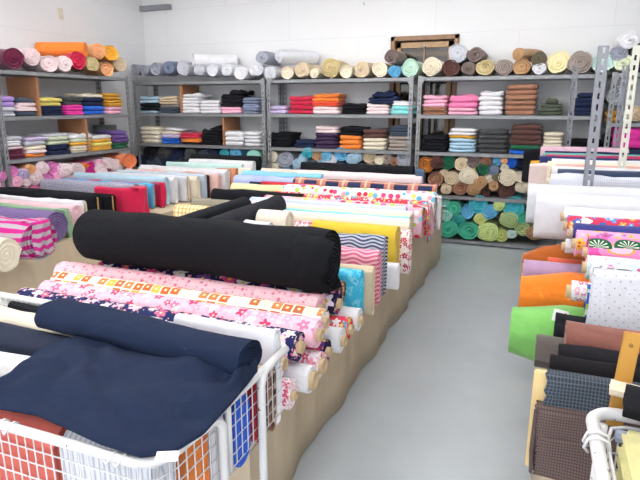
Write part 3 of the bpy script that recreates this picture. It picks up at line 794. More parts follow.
# patterned cloths
LILSAK = cloth_pattern('lilac_blossom', flowers('f4dcee', ['f0b8dc', 'e89ac8', 'f6e6f2'], 'f8f0e0', 10, .34, spots=['f4dcee', 'f4dcee', 'e070a8']))
NVSAK = cloth_pattern('navy_blossom', flowers('262a58', ['f2b6c8', 'f6dce2', 'e06a8c', 'f4c4d0'], 'f6e2a0', 19, .5, spots=['f2b6c8', '262a58', '262a58', 'e890a8']))
PKSAK = cloth_pattern('pink_blossom', flowers('f6c2d2', ['d8406c', 'f6dce6', 'e87aa0', 'f2a8c0'], 'f6e2d0', 18, .46, spots=['f2a0bc', 'f6c2d2', 'fadfe8']))
SMALLFL = cloth_pattern('small_pink_floral', flowers('f4c4cc', ['e07890', 'eea0b0', 'f4d4d8'], 'c84a68', 34, .4, spots=['e88ca0', 'f4c4cc', 'f4c4cc']))
NVFL = cloth_pattern('navy_mixed_floral', flowers('241f48', ['e04a80', 'f2e2ea', 'e890b8', '7a4a98'], 'e8cc40', 12, .5, spots=['8a4a90', '241f48', '241f48', 'e890b8']))
OWL = cloth_pattern('patch_print', patches('f2eadf', ['c8642c', 'e8b848', 'f2eadf', 'c88048', 'd8d4c4', 'b8683c'], 21))
LEOP = cloth_pattern('brown_spots', dots('8a6a58', ['3c2a24', 'c8b0a0', '5a4034'], 40, .45))
PKW = cloth_pattern('pink_wave', waves('c8607c', 'e8b4c0', 45, 18)); GYW = cloth_pattern('grey_wave', waves('3c4660', 'b8bcc8', 50, 18))
REDSP = cloth_pattern('red_spots', flowers('f4ecec', ['b82a50', 'd85070', 'f4ecec'], 'f4ecec', 28, .5, spots=['c04060', 'f4ecec']))
DOTP = cloth_pattern('pink_dots', dots('f4c2d2', ['e0304c', 'f6f2f0', 'e8d860', 'b8d858', 'e86a90', '8ccbe0'], 17, .36))
DOTW = cloth_pattern('white_dots', dots('f4ece8', ['e0304c', 'f2a8c0', 'e8d860', 'a8d858', 'e04a80', '6cc0e0'], 17, .34))
REDP = cloth_pattern('red_print', flowers('e8445a', ['f6f2f0', '58b8d8', 'e8d860', 'e0304c'], 'f6f2f0', 16, .45))
PLAID = cloth_pattern('orange_plaid', plaid('2c3354', 'd08468', 'e8c8b8', 4.8, 9))
BATIK = cloth_pattern('cyan_batik', batik)
STRM = cloth_pattern('magenta_stripe', stripes(['c42a84', 'b4a8b0'], 17, 1)); PURS = cloth_pattern('purple_pinstripe', pinstripe('6a5684', '8a78a4', 90))
YPAT = cloth_pattern('yellow_lattice', plaid('f0e6c0', 'e8c060', 'c87840', 30, 30))
GWOOL = cloth_pattern('grey_wool', mottled(['7d7c92', '9a98ac', 'b0aebc'], 60))
OLIV = cloth_pattern('olive_stripe', pinstripe('8a8474', 'a09a88', 70))
WSAK = cloth_pattern('white_pink_blossom', flowers('f6eef0', ['e890a8', 'f0b8c8', 'd86080'], 'f6f0e8', 22, .42))
REDFL = cloth_pattern('red_floral_print', flowers('d83a58', ['f2f0f4', '4a9cd8', 'e8b048', '3c6cc0'], 'f4e8d0', 11, .5))
NVSOLID = fab('383c80')
FAN = cloth_pattern('pine_fans', fans)
GIRL = cloth_pattern('mauve_print', flowers('e6a6cc', ['e8c040', 'b86ab0', 'f2d0e0'], 'd83a48', 14, .4))
WPK = cloth_pattern('white_pink_wash', flowers('f2eef2', ['f0b8d0', 'c8e4f0', 'f2eef2'], 'e06090', 9, .45))
BWP = cloth_pattern('black_white_print', flowers('24242a', ['e8e8ea', '24242a', 'c8c8cc'], 'e8e8ea', 26, .5))
PIND = cloth_pattern('white_pin_dots', pindots)
PL1 = cloth_pattern('slate_check', finecheck('33383f', '59616b', 120, 120, .3)); PL2 = cloth_pattern('brown_check', finecheck('6c5c58', '4a3c3a', 150, 150, .35))
CHK = cloth_pattern('pale_check', finecheck('e4e4ea', 'c4cade', 90, 90, .3))
GC = 'fabric bolts across the central table'
# near rolls, two layers
def near(lab, ma, px, py, Y, pxl, r=.055, core='tube', top=None, **k):
    p = P(px, py, Y=Y); q = P(pxl[0], pxl[1], Y=Y); L = min(1.5, abs(p.x-q.x))
    return bolt(lab, ma, (p.x, Y), L, p.z if top is None else top, r=r, core=core, group=GC, **k)
near('pale lilac blossom print roll, nearest the white wire cart on central table', LILSAK, 281, 366, 1.50, (0, 292), top=.735)
near('navy roll with pink blossoms, second printed roll from the cart', NVSAK, 299, 346, 1.62, (22, 286), top=.745)
near('pink blossom print roll, just behind the navy blossom roll', PKSAK, 318, 331, 1.74, (45, 280), top=.745)
near('white roll printed with orange and yellow squares', OWL, 324, 316, 1.855, (57, 275), top=.745)
near('pale pink roll with tiny rose flowers, in front of big black roll', SMALLFL, 320, 300, 1.97, (62, 264), r=.058, top=.755)
near('dark navy roll with large mixed flowers, under big black roll', NVFL, 338, 294, 2.10, (100, 258), r=.055, top=.735)
near('brown animal spotted roll end under the big black roll', LEOP, 343, 281, 2.22, (110, 258), r=.05, top=.74, core=None)
for i, (Y, X, ma, lab, r, cc) in enumerate([(1.50, -.69, WSAK, 'white roll with dense pink blossoms, lower layer beside the cart', .052, .016), (1.62, -.67, 'w', 'white roll with wide card core, lower layer under navy blossom roll', .052, .034),
   (1.735, -.68, WSAK, 'white roll with small pink blossoms and card core, lower layer', .052, .03), (1.85, -.70, NVFL, 'dark floral roll in lower layer under orange square print', .052, .02), (1.97, -.68, 'w', 'plain white roll in lower layer under tiny rose floral roll', .052, .022),
   (2.09, -.69, REDP, 'red and white print roll in lower layer beneath black roll', .052, .022), (2.20, -.68, 'w', 'thick white roll end in lower layer beside the cyan bolt', .053, .022)]):
    bolt(lab, ma, (X, Y), 1.2, TT+.002+2*r, r=r, core='tube', cc=cc, group=GC)
bolt('soft pink roll with hollow card core hanging low by cart', 'pk', (-.66, 1.655), .2, .632-.0, r=.04, core='tube', cc=.02, group=GC) if False else None
# flat bolts on edge
def edge(lab, ma, px, py, Y, L=1.15, t=.07, zb=TT+.002, side=1, g=GC, core=None, endx=None, **k):
    p = P(px, py, Y=Y)
    return bolt(lab, ma, (p.x if endx is None else endx, Y), L, p.z, bot=zb, t=t, side=side, core=core, group=g, **k)
edge('bright cyan batik bolt on edge beside the aisle', BATIK, 362, 270, 2.33, t=.075, L=1.1)
edge('beige bolt on edge directly behind the cyan batik bolt', 'be', 374, 266, 2.41, t=.06, L=1.1)
edge('rose pink wave-patterned bolt behind the beige bolt', PKW, 380, 250, 2.56, t=.10, L=1.1)
edge('grey wave-patterned bolt right of the big black roll end', GYW, 386, 236, 2.71, t=.10, L=.52, amp=.01)
edge('plain white bolt end low between grey wave and yellow bolts', 'w', 399, 264, 2.82, t=.06, L=1.1)
edge('mustard yellow bolt lying behind the grey wave bolt', fab('dcbc3c'), 398, 226, 2.96, t=.13, L=.5, core='board')
edge('cream bolt left of the mustard yellow bolt end', fab('eee2d0'), 398, 219, 2.96, t=.12, L=.2, endx=-1.36)
edge('white bolt with pale stripe left of the grey wave bolt', 'w', 386, 232, 2.74, t=.09, L=.16, endx=-1.38)
edge('white bolt with dark red spots at the aisle edge', REDSP, 411, 230, 3.13, t=.09, L=1.1)
edge('cream bolt directly behind the red spotted bolt', 'cr', 410, 222, 3.27, t=.07, L=1.15)
edge('magenta edged white bolt on the central table', cloth_pattern('magenta_edge', stripes(['f4e8ec', 'f4e8ec', 'f4e8ec', 'c83a7c', 'f4e8ec'], 5.5, 1)), 410, 219, 3.39, t=.06, L=1.2, core='board')
edge('pale aqua thin bolt between cream bolts on central table', 'tq', 410, 217, 3.49, t=.045, L=1.2)
edge('light cream bolt with visible core board, central table', 'cr', 411, 213.5, 3.62, t=.08, L=1.25, core='board')
edge('off-white bolt behind the light cream one, central table', 'pp', 413, 211.5, 3.74, t=.06, L=1.25, core='board')
edge('pale periwinkle bolt in front of the pink polka-dot bolt', fab('ccd4ee'), 411, 207, 3.87, t=.10, L=1.25, endx=-.86)
o = edge('pink bolt with multicoloured polka dots, front of the two', DOTP, 424, 205, 4.03, t=.13, L=1.3, extra=lambda t_: endflap(t_, .05, .12, -.14, REDP, 2))
edge('red and blue printed bolt squeezed between polka-dot bolts', REDP, 428, 201, 4.16, t=.06, L=1.3, extra=lambda t_: endflap(t_, .03, .11, -.13, fab('d8a8b8'), 4))
edge('white bolt with multicoloured polka dots, rear of the two', DOTW, 436, 192, 4.34, t=.14, L=1.3, extra=lambda t_: endflap(t_, .05, .12, -.13, fab('f2eef2'), 6))
edge('plain white bolt end behind the polka-dot bolts', 'w', 438, 194, 4.47, t=.05, L=1.2)
edge('navy and orange plaid bolt across the central table', PLAID, 437, 184, 4.68, t=.15, L=1.3)
edge('soft pink bolt between plaid and black bolts', 'pp', 422, 176, 4.98, t=.09, L=1.2)
edge('peach white bolt under the far black bolt', 'pp', 415, 175, 5.1, t=.06, L=1.2)
edge('dark slate blue bolt end beside the far black bolt', fab('5a6e8c'), 424, 169, 5.33, t=.06, L=1.1)
edge('black bolt at the far end of the central table', 'bk', 414, 166, 5.22, t=.10, L=1.15)
# big black roll across the table
p0 = Vector((-.765, 2.06, 0)); p1 = Vector((-2.03, 2.06, 0))
t_ = bolt('huge black roll lying across the central table bolts', fab('131418'), (p0.x, p0.y), (p0-p1).length, 1.005, r=.13, yaw=-.015, core=None, turns=8, amp=.007, groove=.012, group=None, tele=.02)
bk = t_
bm = bmesh.new(); nx = 12
def blacktail(parent):
    bm = bmesh.new(); g = []
    for i in range(9):
        row = []
        for j in range(11):
            th = math.radians(60)-j/10*math.radians(200); rr = .134+.004*math.sin(i*1.3+j*.8)
            x = -.12+i/8*(.145+.018*math.sin(j*1.1)+.016*math.sin(j*2.3+1))
            if i > 5: rr -= (i-5)*.007
            row.append(bm.verts.new((x, -math.cos(th)*rr*1.0 if False else math.cos(th+PI)*rr, math.sin(th)*rr)))
        g.append(row)
    for i in range(8):
        for j in range(10): bm.faces.new((g[i][j], g[i+1][j], g[i+1][j+1], g[i][j+1]))
    o = mat(link('cloth_tail', bm, parent), fab('131418')); s = o.modifiers.new('t', 'SOLIDIFY'); s.thickness = .004
blacktail(bk)
# two dark rolls lying along the aisle direction
for lab, X, y0, y1, r, c in (('charcoal roll lying lengthwise behind the black roll, right one of two', -1.66, 2.35, 3.42, .07, '24252c'), ('black slimmer roll lying lengthwise behind the black roll, left one', -1.93, 2.30, 3.45, .055, '1a1c22')):
    o = bolt(lab, fab(c), (X, y1), y1-y0, .755+2*r, r=r, yaw=PI/2, turns=5, amp=.004)
# short middle table
G2 = 'fabric bolts on the short middle table'
edge('yellow lattice print bolt on the short middle table', YPAT, 208, 206, 3.56, t=.12, L=.28, g=G2, endx=P(208, 206, Y=3.56).x)
def edgeL(lab, ma, pl, pr, Y, t=.08, g=G2, **k):
    a = P(pl[0], pl[1], Y=Y); b = P(pr[0], pr[1], Y=Y)
    return bolt(lab, ma, (b.x, Y), min(1.6, b.x-a.x), (a.z+b.z)/2, bot=TT+.002, t=t, group=g, **k)
edgeL('olive grey pinstriped bolt on the short middle table', OLIV, (194, 199), (300, 203), 3.76, t=.12)
edgeL('black bolt with rounded edge in front of the pale yellow bolt', 'bk', (214, 189), (303, 192), 4.12, t=.13, amp=.005)
edgeL('pale yellow bolt behind the black one, short middle table', fab('f0ecb0'), (233, 183), (320, 187), 4.42, t=.12)
edgeL('red bolt peeking out behind the pale yellow bolt', fab('c03040'), (262, 181), (318, 184), 4.56, t=.05)
edgeL('periwinkle blue bolt on the short middle table', fab('b4c0ec'), (236, 175.5), (322, 178), 4.72, t=.13, amp=.006)
edgeL('sky blue bolt behind the periwinkle one', fab('8ccbe8'), (243, 171), (322, 173.5), 4.92, t=.09, amp=.006)
edgeL('pale peach bolt at the back of the short middle table', fab('f2dccb'), (262, 168), (328, 170.5), 5.1, t=.07)
edgeL('black flat bolt between white and blue bolts, middle table', 'nv', (250, 182), (318, 184.5), 4.62, t=.04)
edgeL('white crumpled bolt end at the corner of the middle table', 'cr', (240, 168), (252, 168), 5.25, t=.12, amp=.01)
# left table
GL = 'fabric bolts across the left table'
def left(lab, ma, px, py, Y, L=1.15, **k): return edge(lab, ma, px, py, Y, L=L, g=GL, **k)
def leftr(lab, ma, px, py, Y, r, L=1.15, **k):
    p = P(px, py, Y=Y); r = min(r, (p.z-TT)/2-.001); return bolt(lab, ma, (p.x, Y), L, TT+.002+2*r, r=r, group=GL, **k)
leftr('cream fabric bundle at the left picture edge', 'cr', 5, 238, 2.30, .10, L=.6, amp=.012)
sr = leftr('magenta and white striped roll with loose tail, left table', STRM, 38, 219, 2.55, .15, turns=7, amp=.012, groove=.016, extra=lambda t_: endflap(t_, .07, .12, -.09, STRM, 1, .02))
leftr('purple pinstriped roll on the left table', PURS, 54, 210, 2.95, .115, turns=6, amp=.006, groove=.01)
left('sage green thin bolt between purple roll and pink bolt', fab('8fae8c'), 66, 209, 3.12, t=.05, amp=.008, extra=lambda t_: endflap(t_, .03, .1, -.13, fab('8fae8c'), 3, .015))
left('pale pink bolt on edge with rounded end, left table', fab('edc4cc'), 76, 205, 3.26, t=.11, turns=6)
left('white thin bolt behind the pale pink bolt', 'w', 84, 201, 3.40, t=.06, core='board', amp=.008)
left('black bolt with core board, nearest of the left black three', 'bk', 97, 195, 3.58, t=.09, core='board')
leftr('black thick roll across the left table', fab('18191d'), 92, 187.5, 3.74, .115, L=1.15, amp=.008)
left('black bolt with core board, farther of the left pair', 'bk', 112, 194, 3.88, t=.08, core='board')
left('crimson bolt with a loose hanging tail, left table', fab('c41c48'), 140, 189, 4.02, t=.06, amp=.009, L=.5, extra=lambda t_: endflap(t_, .06, .13, -.13, fab('c41c48'), 1, .03))
left('mottled grey wool bolt behind the crimson one', GWOOL, 136, 184, 4.14, t=.09, amp=.006, core='board')
left('slate grey wool bolt with core board, left table', GWOOL, 145, 184.5, 4.26, t=.07, amp=.006)
left('bright blue thin bolt on the left table', fab('58b4e4'), 153, 184, 4.35, t=.04, amp=.006, core='board')
left('crimson bolt with brown board, farther of two crimson', fab('c41c48'), 160, 184, 4.44, t=.05, amp=.006, core='board', extra=lambda t_: endflap(t_, .04, .12, -.11, fab('c41c48'), 5, .02))
left('powder blue bolt on edge, left table', fab('b4d4e4'), 166, 177, 4.54, t=.09, turns=5)
left('white bolt beside the powder blue one, nearer', 'w', 175, 177.5, 4.65, t=.08, turns=5)
left('white bolt with brown core board, left table', 'sv', 187, 176, 4.77, t=.07, core='board')
left('ivory bolt behind the white ones, left table', 'cr', 198, 176.5, 4.87, t=.08)
left('pale blue bolt behind the ivory one, left table', fab('c6d6e8'), 205, 174, 4.98, t=.05)
left('dark brown narrow bolt end beside the rose cloth', fab('4c3030'), 208, 175, 5.06, t=.05, L=.5)
left('rose crumpled bolt end beside the dark brown one', fab('e8c0b8'), 219, 174, 5.14, t=.08, amp=.02, L=1.2)
left('white rounded bolt left of the terracotta roll', 'w', 227, 169, 5.26, t=.10, amp=.008)
left('terracotta brown bolt end on the left table', fab('c88462'), 237, 168.5, 5.37, t=.09, L=.25, turns=5)
left('pale aqua bolt behind the terracotta one', fab('d0eee8'), 242, 164.5, 5.46, t=.06, L=1.0)
o = left('white roll upper one in front of far black bolt', 'w', 254, 161, 5.57, t=.08, L=.85)
left('black tall bolt at the far end of the left table', fab('1c1e22'), 260, 156, 5.72, t=.07, L=.92, amp=.004)
# ------------------------------------------------------------------ right side: slotted rack holding two tiers of bolts
def rrack():
    t = empty('bolt_rack', (.2, 3.5, 0)); tag(t, 'grey slotted steel rack standing among the bolts on the right', 'rack')
    for x, y, sx, sy, h, mm, w, ln in ((.045, 0, 1, 1, 1.81, STEEL2, .05, 0), (-.01, 1.8, 1, -1, 1.82, STEEL2, .045, 0), (.405, 1.8, -1, -1, 1.81, STEEL2, .045, 0), (.325, .62, -1, 1, 1.86, plain('cream_painted_steel', 'dcdccc', .5), .045, 1)):
        o = post(t, x, y, h, sx, sy, mm, w=w)
        if ln: o['label'] = 'cream painted slotted post'
    mat(link('deck_board', bx(0.0, 1.2, -.3, 1.85, .82, .835), t, smooth=False), wood('table_ply', 'a88a62', 'c8a97c'))
    for y in (0.05, 1.75): mat(link('cross_rail', bx(.0, 1.2, y-.015, y+.015, .79, .819), t, smooth=False), STEEL2)
    for y in (0.05, 1.75): mat(link('rear_leg', bx(1.15, 1.19, y-.02, y+.02, 0.001, .79), t, smooth=False), STEEL2)
rrack()
table(.1, 1.3, 1.60, 3.15, 'low table under the bolts right of the aisle', 'beige paper cover of the table right of the aisle', z=.5)
GR = 'fabric bolts on the right-hand rack'
def right(lab, ma, px, py, Y, zb=.837, L=1.1, t=.07, **k):
    return edge(lab, ma, px, py, Y, L=L, t=t, zb=zb, side=-1, g=GR, **k)
right('pink bolt on edge at the very back of the right rack', fab('dcb4c4'), 541, 146, 5.12, t=.09, L=.66)
right('navy thin bolt just in front of the back pink bolt', 'nv', 545, 150.5, 4.98, t=.05, L=1.1)
right('teal thin bolt in front of the back navy bolt', fab('6fb0a8'), 543, 152.5, 4.88, t=.04)
right('crimson thin bolt near the back of the right rack', fab('b83a60'), 546, 154, 4.78, t=.04)
right('navy thick bolt with white specks, right rack', fab('2c3462'), 540, 156, 4.66, t=.11, L=1.3)
right('white narrow bolt behind the cream one, right rack', 'w', 552, 158.5, 4.53, t=.05)
right('cream bolt in front of the thick navy bolt', fab('f2e4d0'), 548, 161, 4.42, t=.09, extra=None)
right('salmon pink bolt in front of the cream one, right rack', fab('eab0a8'), 556, 164, 4.29, t=.07)
right('white bolt behind the dark slate bolt, right rack', 'w', 552, 165.5, 4.02, t=.10, core='board')
right('dark slate bolt behind the pale checked bolt', fab('3a4660'), 558, 168.5, 3.87, t=.08)
right('pale blue checked bolt crumpled on top, right rack', CHK, 551, 173.5, 3.70, t=.12, amp=.012)
right('plain white wide bolt, rear of the two at rack front', fab('dcdce2'), 529, 183, 3.32, zb=.84, t=.13, L=1.3)
right('plain white wide bolt, front of the two at rack front', fab('e2e2e6'), 537, 192, 3.14, zb=.80, t=.11, L=1.3)
for i, (px, py, Y, c, lab) in enumerate(((531, 160, 4.9, 'ory', 'golden yellow cloth hanging at the back end of the right rack'), (524, 150, 5.27, 'bk', 'black cloth hanging at the farthest end of right rack'), (530, 164, 4.45, 'fppk', 'pale pink cloth hanging beside the yellow one, right rack'), (546, 178, 3.95, 'cr', 'cream bolt end with tube, just above the white bolts'))):
    mm = fab('ecd8d4') if c == 'fppk' else cm(c)
    p = P(px, py, Y=Y)
    bolt(lab, mm, (p.x, Y), .55, p.z, bot=.837, t=.06, side=-1, group=GR, amp=.012)
# lower tier
def low(lab, ma, px, py, Y, t=.14, zb=.502, L=1.15, **k): return edge(lab, ma, px, py, Y, L=L, t=t, zb=zb, side=-1, g=GR, **k)
low('rust brown domed bolt nearest the rack among the lower bolts', fab('a8581f'), 524, 243, 3.0, t=.26, L=1.0, amp=.016, turns=3, taper=.45)
low('mauve bolt with wooden edge board between brown and orange', fab('b494b4'), 524, 259, 2.78, t=.12, core='board')
low('red orange thin bolt peeking above the mauve bolt', fab('d8644a'), 548, 257, 2.88, t=.05, L=1.0)
low('bright orange bolt between mauve and green bolts', fab('e87e28'), 522, 271, 2.53, t=.22, amp=.012, turns=3, taper=.15)
gb = low('lime green thick bolt sticking into the aisle', fab('7cbb62'), 513, 299, 2.2, t=.26, amp=.014, turns=3, taper=.2)
tg = mat(link('price_tag', bx(-.025, .025, -.0015, .0015, -.022, .022, bev=.0005), smooth=False), plain('tag_paper', 'f0eeea', .7))
p = P(560, 309, Y=2.12); tg.location = (p.x, 2.055, p.z-.004); tg.rotation_euler = (-.3, .15, 0)
tag(tg, 'small white paper tag with red dot on the green bolt', 'tag')
d = mat(link('red_dot', bx(.012, .02, -.004, -.0015, .006, .014), tg, smooth=False), plain('red_sticker', 'c83a40', .6))
low('black crumpled cloth bolt beside the green one', 'bk', 556, 317, 1.97, t=.12, amp=.02, L=.9)
low('grey brown bolt end protruding below the black cloth', fab('5c5450'), 537, 334, 1.84, zb=.655, t=.14, amp=.008, L=1.0)
low('slate bolt supporting the grey brown bolt end', 'dsl', 560, 356, 1.84, t=.1, L=.9)
low('dusty brown pink bolt beneath the dotted white cloth', fab('84544a'), 567, 322, 1.76, t=.12, amp=.005, L=1.0)
low('black glossy bolt, rear of two above the checked cloth', fab('1e1c20'), 560, 343, 1.66, zb=.6, t=.08, L=1.0)
low('black bolt, front of two above the checked cloth', fab('1a181b'), 551, 354, 1.57, zb=.6, t=.08, L=1.0)
# checked cloths over a wooden board at the near end
cb = empty('fabric_bolt', (.035, 1.47, .6), 0); tag(cb, 'brown and slate checked cloths wound on a pale wooden board', 'fabric bolt', GR)
mat(link('core_board', bx(0, .95, -.014, .014, -.07, .213, bev=.003), cb, smooth=False), wood('pale_pine', 'dcbc7c', 'ecd09a'))
w1 = wound(.80, .018, .018, .095, 3, .003, 3.3, .005, 24); w1.materials.append(PL1)
o = link('slate_checked_cloth', w1, cb); o.location = (.035, -.004, .095); o.rotation_euler = (0, 0, PI)
def hang(parent, name, x0, x1, zt, zb, y, ma, slope=.03):
    bm = bmesh.new(); uvl = bm.loops.layers.uv.new('UVMap'); nx, nz = 24, 18; g = []
    for i in range(nx+1):
        row = []
        for j in range(nz+1):
            v = j/nz; x = x0+(x1-x0)*i/nx
            if v < .12: z = zt+.004; yy = y+.03*(1-v/.12)
            else: w = (v-.12)/.88; z = zt-(zt-zb)*w; yy = y-.004-slope*w-.004*math.sin(x*30+w*4)
            if i == 0: x += .004*math.sin(j*2.3)
            row.append(bm.verts.new((x, yy, z)))
        g.append(row)
    for i in range(nx):
        for j in range(nz):
            f = bm.faces.new((g[i][j], g[i][j+1], g[i+1][j+1], g[i+1][j]))
            for lp, (a, b) in zip(f.loops, ((i, j), (i, j+1), (i+1, j+1), (i+1, j))): lp[uvl].uv = ((x1-x0)*a/nx, b/nz*(zt-zb))
    o = mat(link(name, bm, parent), ma); s = o.modifiers.new('t', 'SOLIDIFY'); s.thickness = .004; s.offset = 0
    return o
hang(cb, 'slate_checked_flap', .03, .8, .214, .0, -.022, PL1, .02)
hang(cb, 'brown_checked_flap', .012, .8, .13, -.03, -.046, PL2, .02)
hang(cb, 'brown_checked_fold', .02, .8, .06, -.045, -.056, PL2, .022)
fr = tube(bmesh.new(), [(.013, -.052, .13), (.011, -.07, .02), (.014, -.08, -.04)], .006, 5)
for v in fr.verts: v.co += Vector(noise.noise_vector(v.co*300))*.004
mat(link('frayed_edge', fr, cb), fab('5a4a48'))
# upper tier, near part
def rr(lab, ma, px, py, Y, r, L=1.0, core='tube', **k):
    p = P(px, py, Y=Y); return bolt(lab, ma, (p.x, Y), L, p.z, r=r, side=-1, group=GR, core=core, **k)
rr('plain white roll lying in front of the white wide bolts', 'w', 565, 206, 2.98, .055)
rr('red roll with white and blue print, white selvedge end', REDFL, 568, 215, 2.86, .055)
rr('indigo roll in front of the red printed roll', NVSOLID, 574, 222, 2.74, .05)
rr('mauve printed roll with yellow figures, end cut by red edge', GIRL, 577, 229, 2.60, .065, L=.5)
rr('pink roll printed with large green pine fans', FAN, 589, 236, 2.47, .07)
rr('white roll washed with pink, in front of the fan print', WPK, 588, 255, 2.32, .05)
rr('white roll with aqua wash below the fan print', WPK, 592, 262, 2.22, .04, core=None)
right('black and white printed bolt end, behind pin-dotted cloth', BWP, 594, 267, 2.12, zb=.76, t=.05, L=.9)
rr('white sprigged small roll end with wide card core', WSAK, 572, 281, 2.15, .04, L=.3, cc=.024)
rr('plain white small roll with card core near fans', 'w', 566, 239, 2.78, .035, L=.3, cc=.02)
pd = right('white pin-dotted cloth bolt hanging over the right table', PIND, 594, 269, 1.98, zb=.735, t=.08, L=1.0, amp=.003)
drape(pd, 'loose_cloth', -.98, .0, .115, -.115, .045, PIND, .02, over=-.05)
right('blue and lime edged thin bolt under the pin-dotted cloth', cloth_pattern('blue_lime', stripes(['3a62b8', 'e8e8ee', 'b8cc60', '3a62b8'], 12, 1)), 588, 283, 2.05, zb=.735, t=.04, L=.8)
# supports under the near upper tier : spare lower bolts
for i, (Y, zt, c, lab) in enumerate(((2.36, .735, 'cg', 'charcoal bolt hidden under the fan printed roll'), (2.66, .745, 'gy', 'grey bolt hidden under the mauve printed roll'), (2.05, .73, 'w', 'white bolt under the pin-dotted cloth'))):
    bolt(lab, c, (.22, Y), 1.0, zt, bot=.502, t=.09, side=-1, group=GR)
# ochre board standing upright
bm = bx(-.018, .018, -.006, .006, -.24, .0, bev=.002)
o = mat(link('wooden_batten', bm, smooth=False), wood('ochre_wood', 'a8762c', 'c89440', 1)); p = P(633, 333, Y=1.36)
o.location = p; o.rotation_euler = (.0, .05, 0)
tag(o, 'ochre wooden batten with screw standing before the black bolts', 'batten')
s_ = mat(link('screw', tube(bmesh.new(), [(0, -.009, -.028), (0, -.005, -.028)], .0045, 8), o), plain('brass', '9a7a48', .4, .6))
# red cloth under the checked cloth
fold_at(572, 602, 470, 1.42, .15, .14, 2, fab('b82238'), 'red cloth stored low beneath the checked cloths', amp=.01, grp=None, Zb=.30)
mat(link('fabric_crate', bx(.2, .75, 1.41, 1.58, .001, .299, bev=.006), smooth=False), plain('crate_card', 'a89070', .8))
tag(bpy.data.objects['fabric_crate'], 'cardboard crate under the red cloth on the right', 'crate')
# ------------------------------------------------------------------ white wire carts
WHT = None
def whitepaint():
    m_, nt, b = newmat('chipped_white_paint', .35); n = N(nt); o = n.obj()
    f = n.noise(o, 38, 4)
    n.link(n.mix(n.math('GREATER_THAN', f, .69), n.mix(n.noise(o, 8, 2), rgb('dcd9d9'), rgb('e6e4e4')), rgb('7a5a44')), b.inputs['Base Color'])
    return m_
WHT = whitepaint()
def arc(c, r, a0, a1, z, n=6): return [(c[0]+r*math.cos(math.radians(a0+(a1-a0)*i/n)), c[1]+r*math.sin(math.radians(a0+(a1-a0)*i/n)), z) for i in range(n+1)]
ct = empty('wire_cart', (0, 0, 0)); tag(ct, 'white wire basket cart with chipped paint at the front left', 'cart')
X0, X1, Y0, Y1, ZR = -1.85, -.65, .775, 1.40, .80
mat(link('basket_rim', tube(bmesh.new(), [(X0, Y0, ZR)]+arc((X1-.07, Y0+.07), .07, -90, 0, ZR)+[(X1, Y1-.05, ZR)]+arc((X1-.05, Y1-.05), .05, 0, 90, ZR)+[(X0, Y1, ZR), (X0, Y0, ZR)], .0112, 10), ct), WHT)
bm = bmesh.new()
x = X0+.02
while x < X1-.05:
    tube(bm, [(x, Y0+.012, ZR), (x, Y0+.012, ZR-.2), (x, Y0+.05, ZR-.24)], .0018, 5); tube(bm, [(x, Y1-.01, ZR), (x, Y1-.01, ZR-.24)], .0018, 5); x += .026
y = Y0+.05
while y < Y1-.02:
    tube(bm, [(X1-.012, y, ZR), (X1-.012, y, ZR-.2), (X1-.04, y, ZR-.24)], .0018, 5); tube(bm, [(X0+.012, y, ZR), (X0+.012, y, ZR-.24)], .0018, 5); y += .03
for z in (ZR-.025, ZR-.055, ZR-.09, ZR-.13, ZR-.17, ZR-.205):
    tube(bm, [(X0, Y0+.013, z), (X1-.07, Y0+.013, z), (X1-.03, Y0+.03, z), (X1-.014, Y0+.08, z), (X1-.014, Y1-.02, z), (X0+.01, Y1-.01, z), (X0+.01, Y0, z)], .002, 5)
x = X0+.02
while x < X1-.02: tube(bm, [(x, Y0+.05, ZR-.24), (x, Y1-.01, ZR-.24)], .0018, 4); x += .05
mat(link('wire_basket', bm, ct), WHT)
LEGS = {}
for xx, yy, top in ((X1+.008, 1.0, ZR-.005), (X1+.008, 1.20, ZR+.0), (X0, Y0+.06, ZR), (X0, Y1-.06, ZR)):
    if xx > 0-.7 and yy > 1.1:   # far upright bends over into the rim towards the back
        pts = [(xx, yy, .03), (xx, yy, top-.03), (xx-.001, yy+.012, top-.008), (xx-.003, yy+.035, top), (xx-.006, Y1-.03, top+.002)]
    elif xx > -.7:
        pts = [(xx, yy, .03), (xx, yy, top-.03), (xx-.001, yy-.012, top-.008), (xx-.003, yy-.035, top), (xx-.012, Y0+.08, top+.002)]
    else: pts = [(xx, yy, .03), (xx, yy, top)]
    LEGS[xx if xx < -1 else X1, yy] = mat(link('leg', tube(bmesh.new(), pts, .0115, 10), ct), WHT)
mat(link('support_bar', tube(bmesh.new(), [(X1+.004, 1.035, .62), (X1+.004, 1.035, .815)], .0085, 8), ct), WHT)
for x, y, z in ((-1.07, Y0, ZR), (-1.04, Y0, ZR), (-.755, Y0, ZR), (-.73, Y0, ZR)):
    mat(link('hook', tube(bmesh.new(), [(x+.004, y+.014, z-.025), (x, y+.015, z+.004), (x, y+.004, z+.013), (x, y-.008, z+.011), (x-.006, y-.014, z-.002), (x-.014, y-.013, z-.012), (x-.02, y-.012, z-.005)], .0024, 6), ct), WHT)
for x, y in ((X1, 1.0), (X1, 1.20), (X0, Y0+.06), (X0, Y1-.06)):
    bm = bmesh.new(); tube(bm, [(x-.012, y, .03), (x+.012, y, .03)], .029, 14)
    mat(link('caster', bm, LEGS.get((x, y), ct)), plain('caster_grey', '5a5a5e', .6))
o = mat(link('price_tag', bx(-.022, .022, -.014, .014, -.0006, .0006), smooth=False), plain('tag_paper', 'f0eeea', .7)); p = P(167, 456, Z=.83)
o.location = (p.x, p.y, .829); o.rotation_euler = (.15, 0, .45); tag(o, 'small white paper tag at the corner of the left cart', 'tag')
GCt = 'fabrics in the left wire cart'
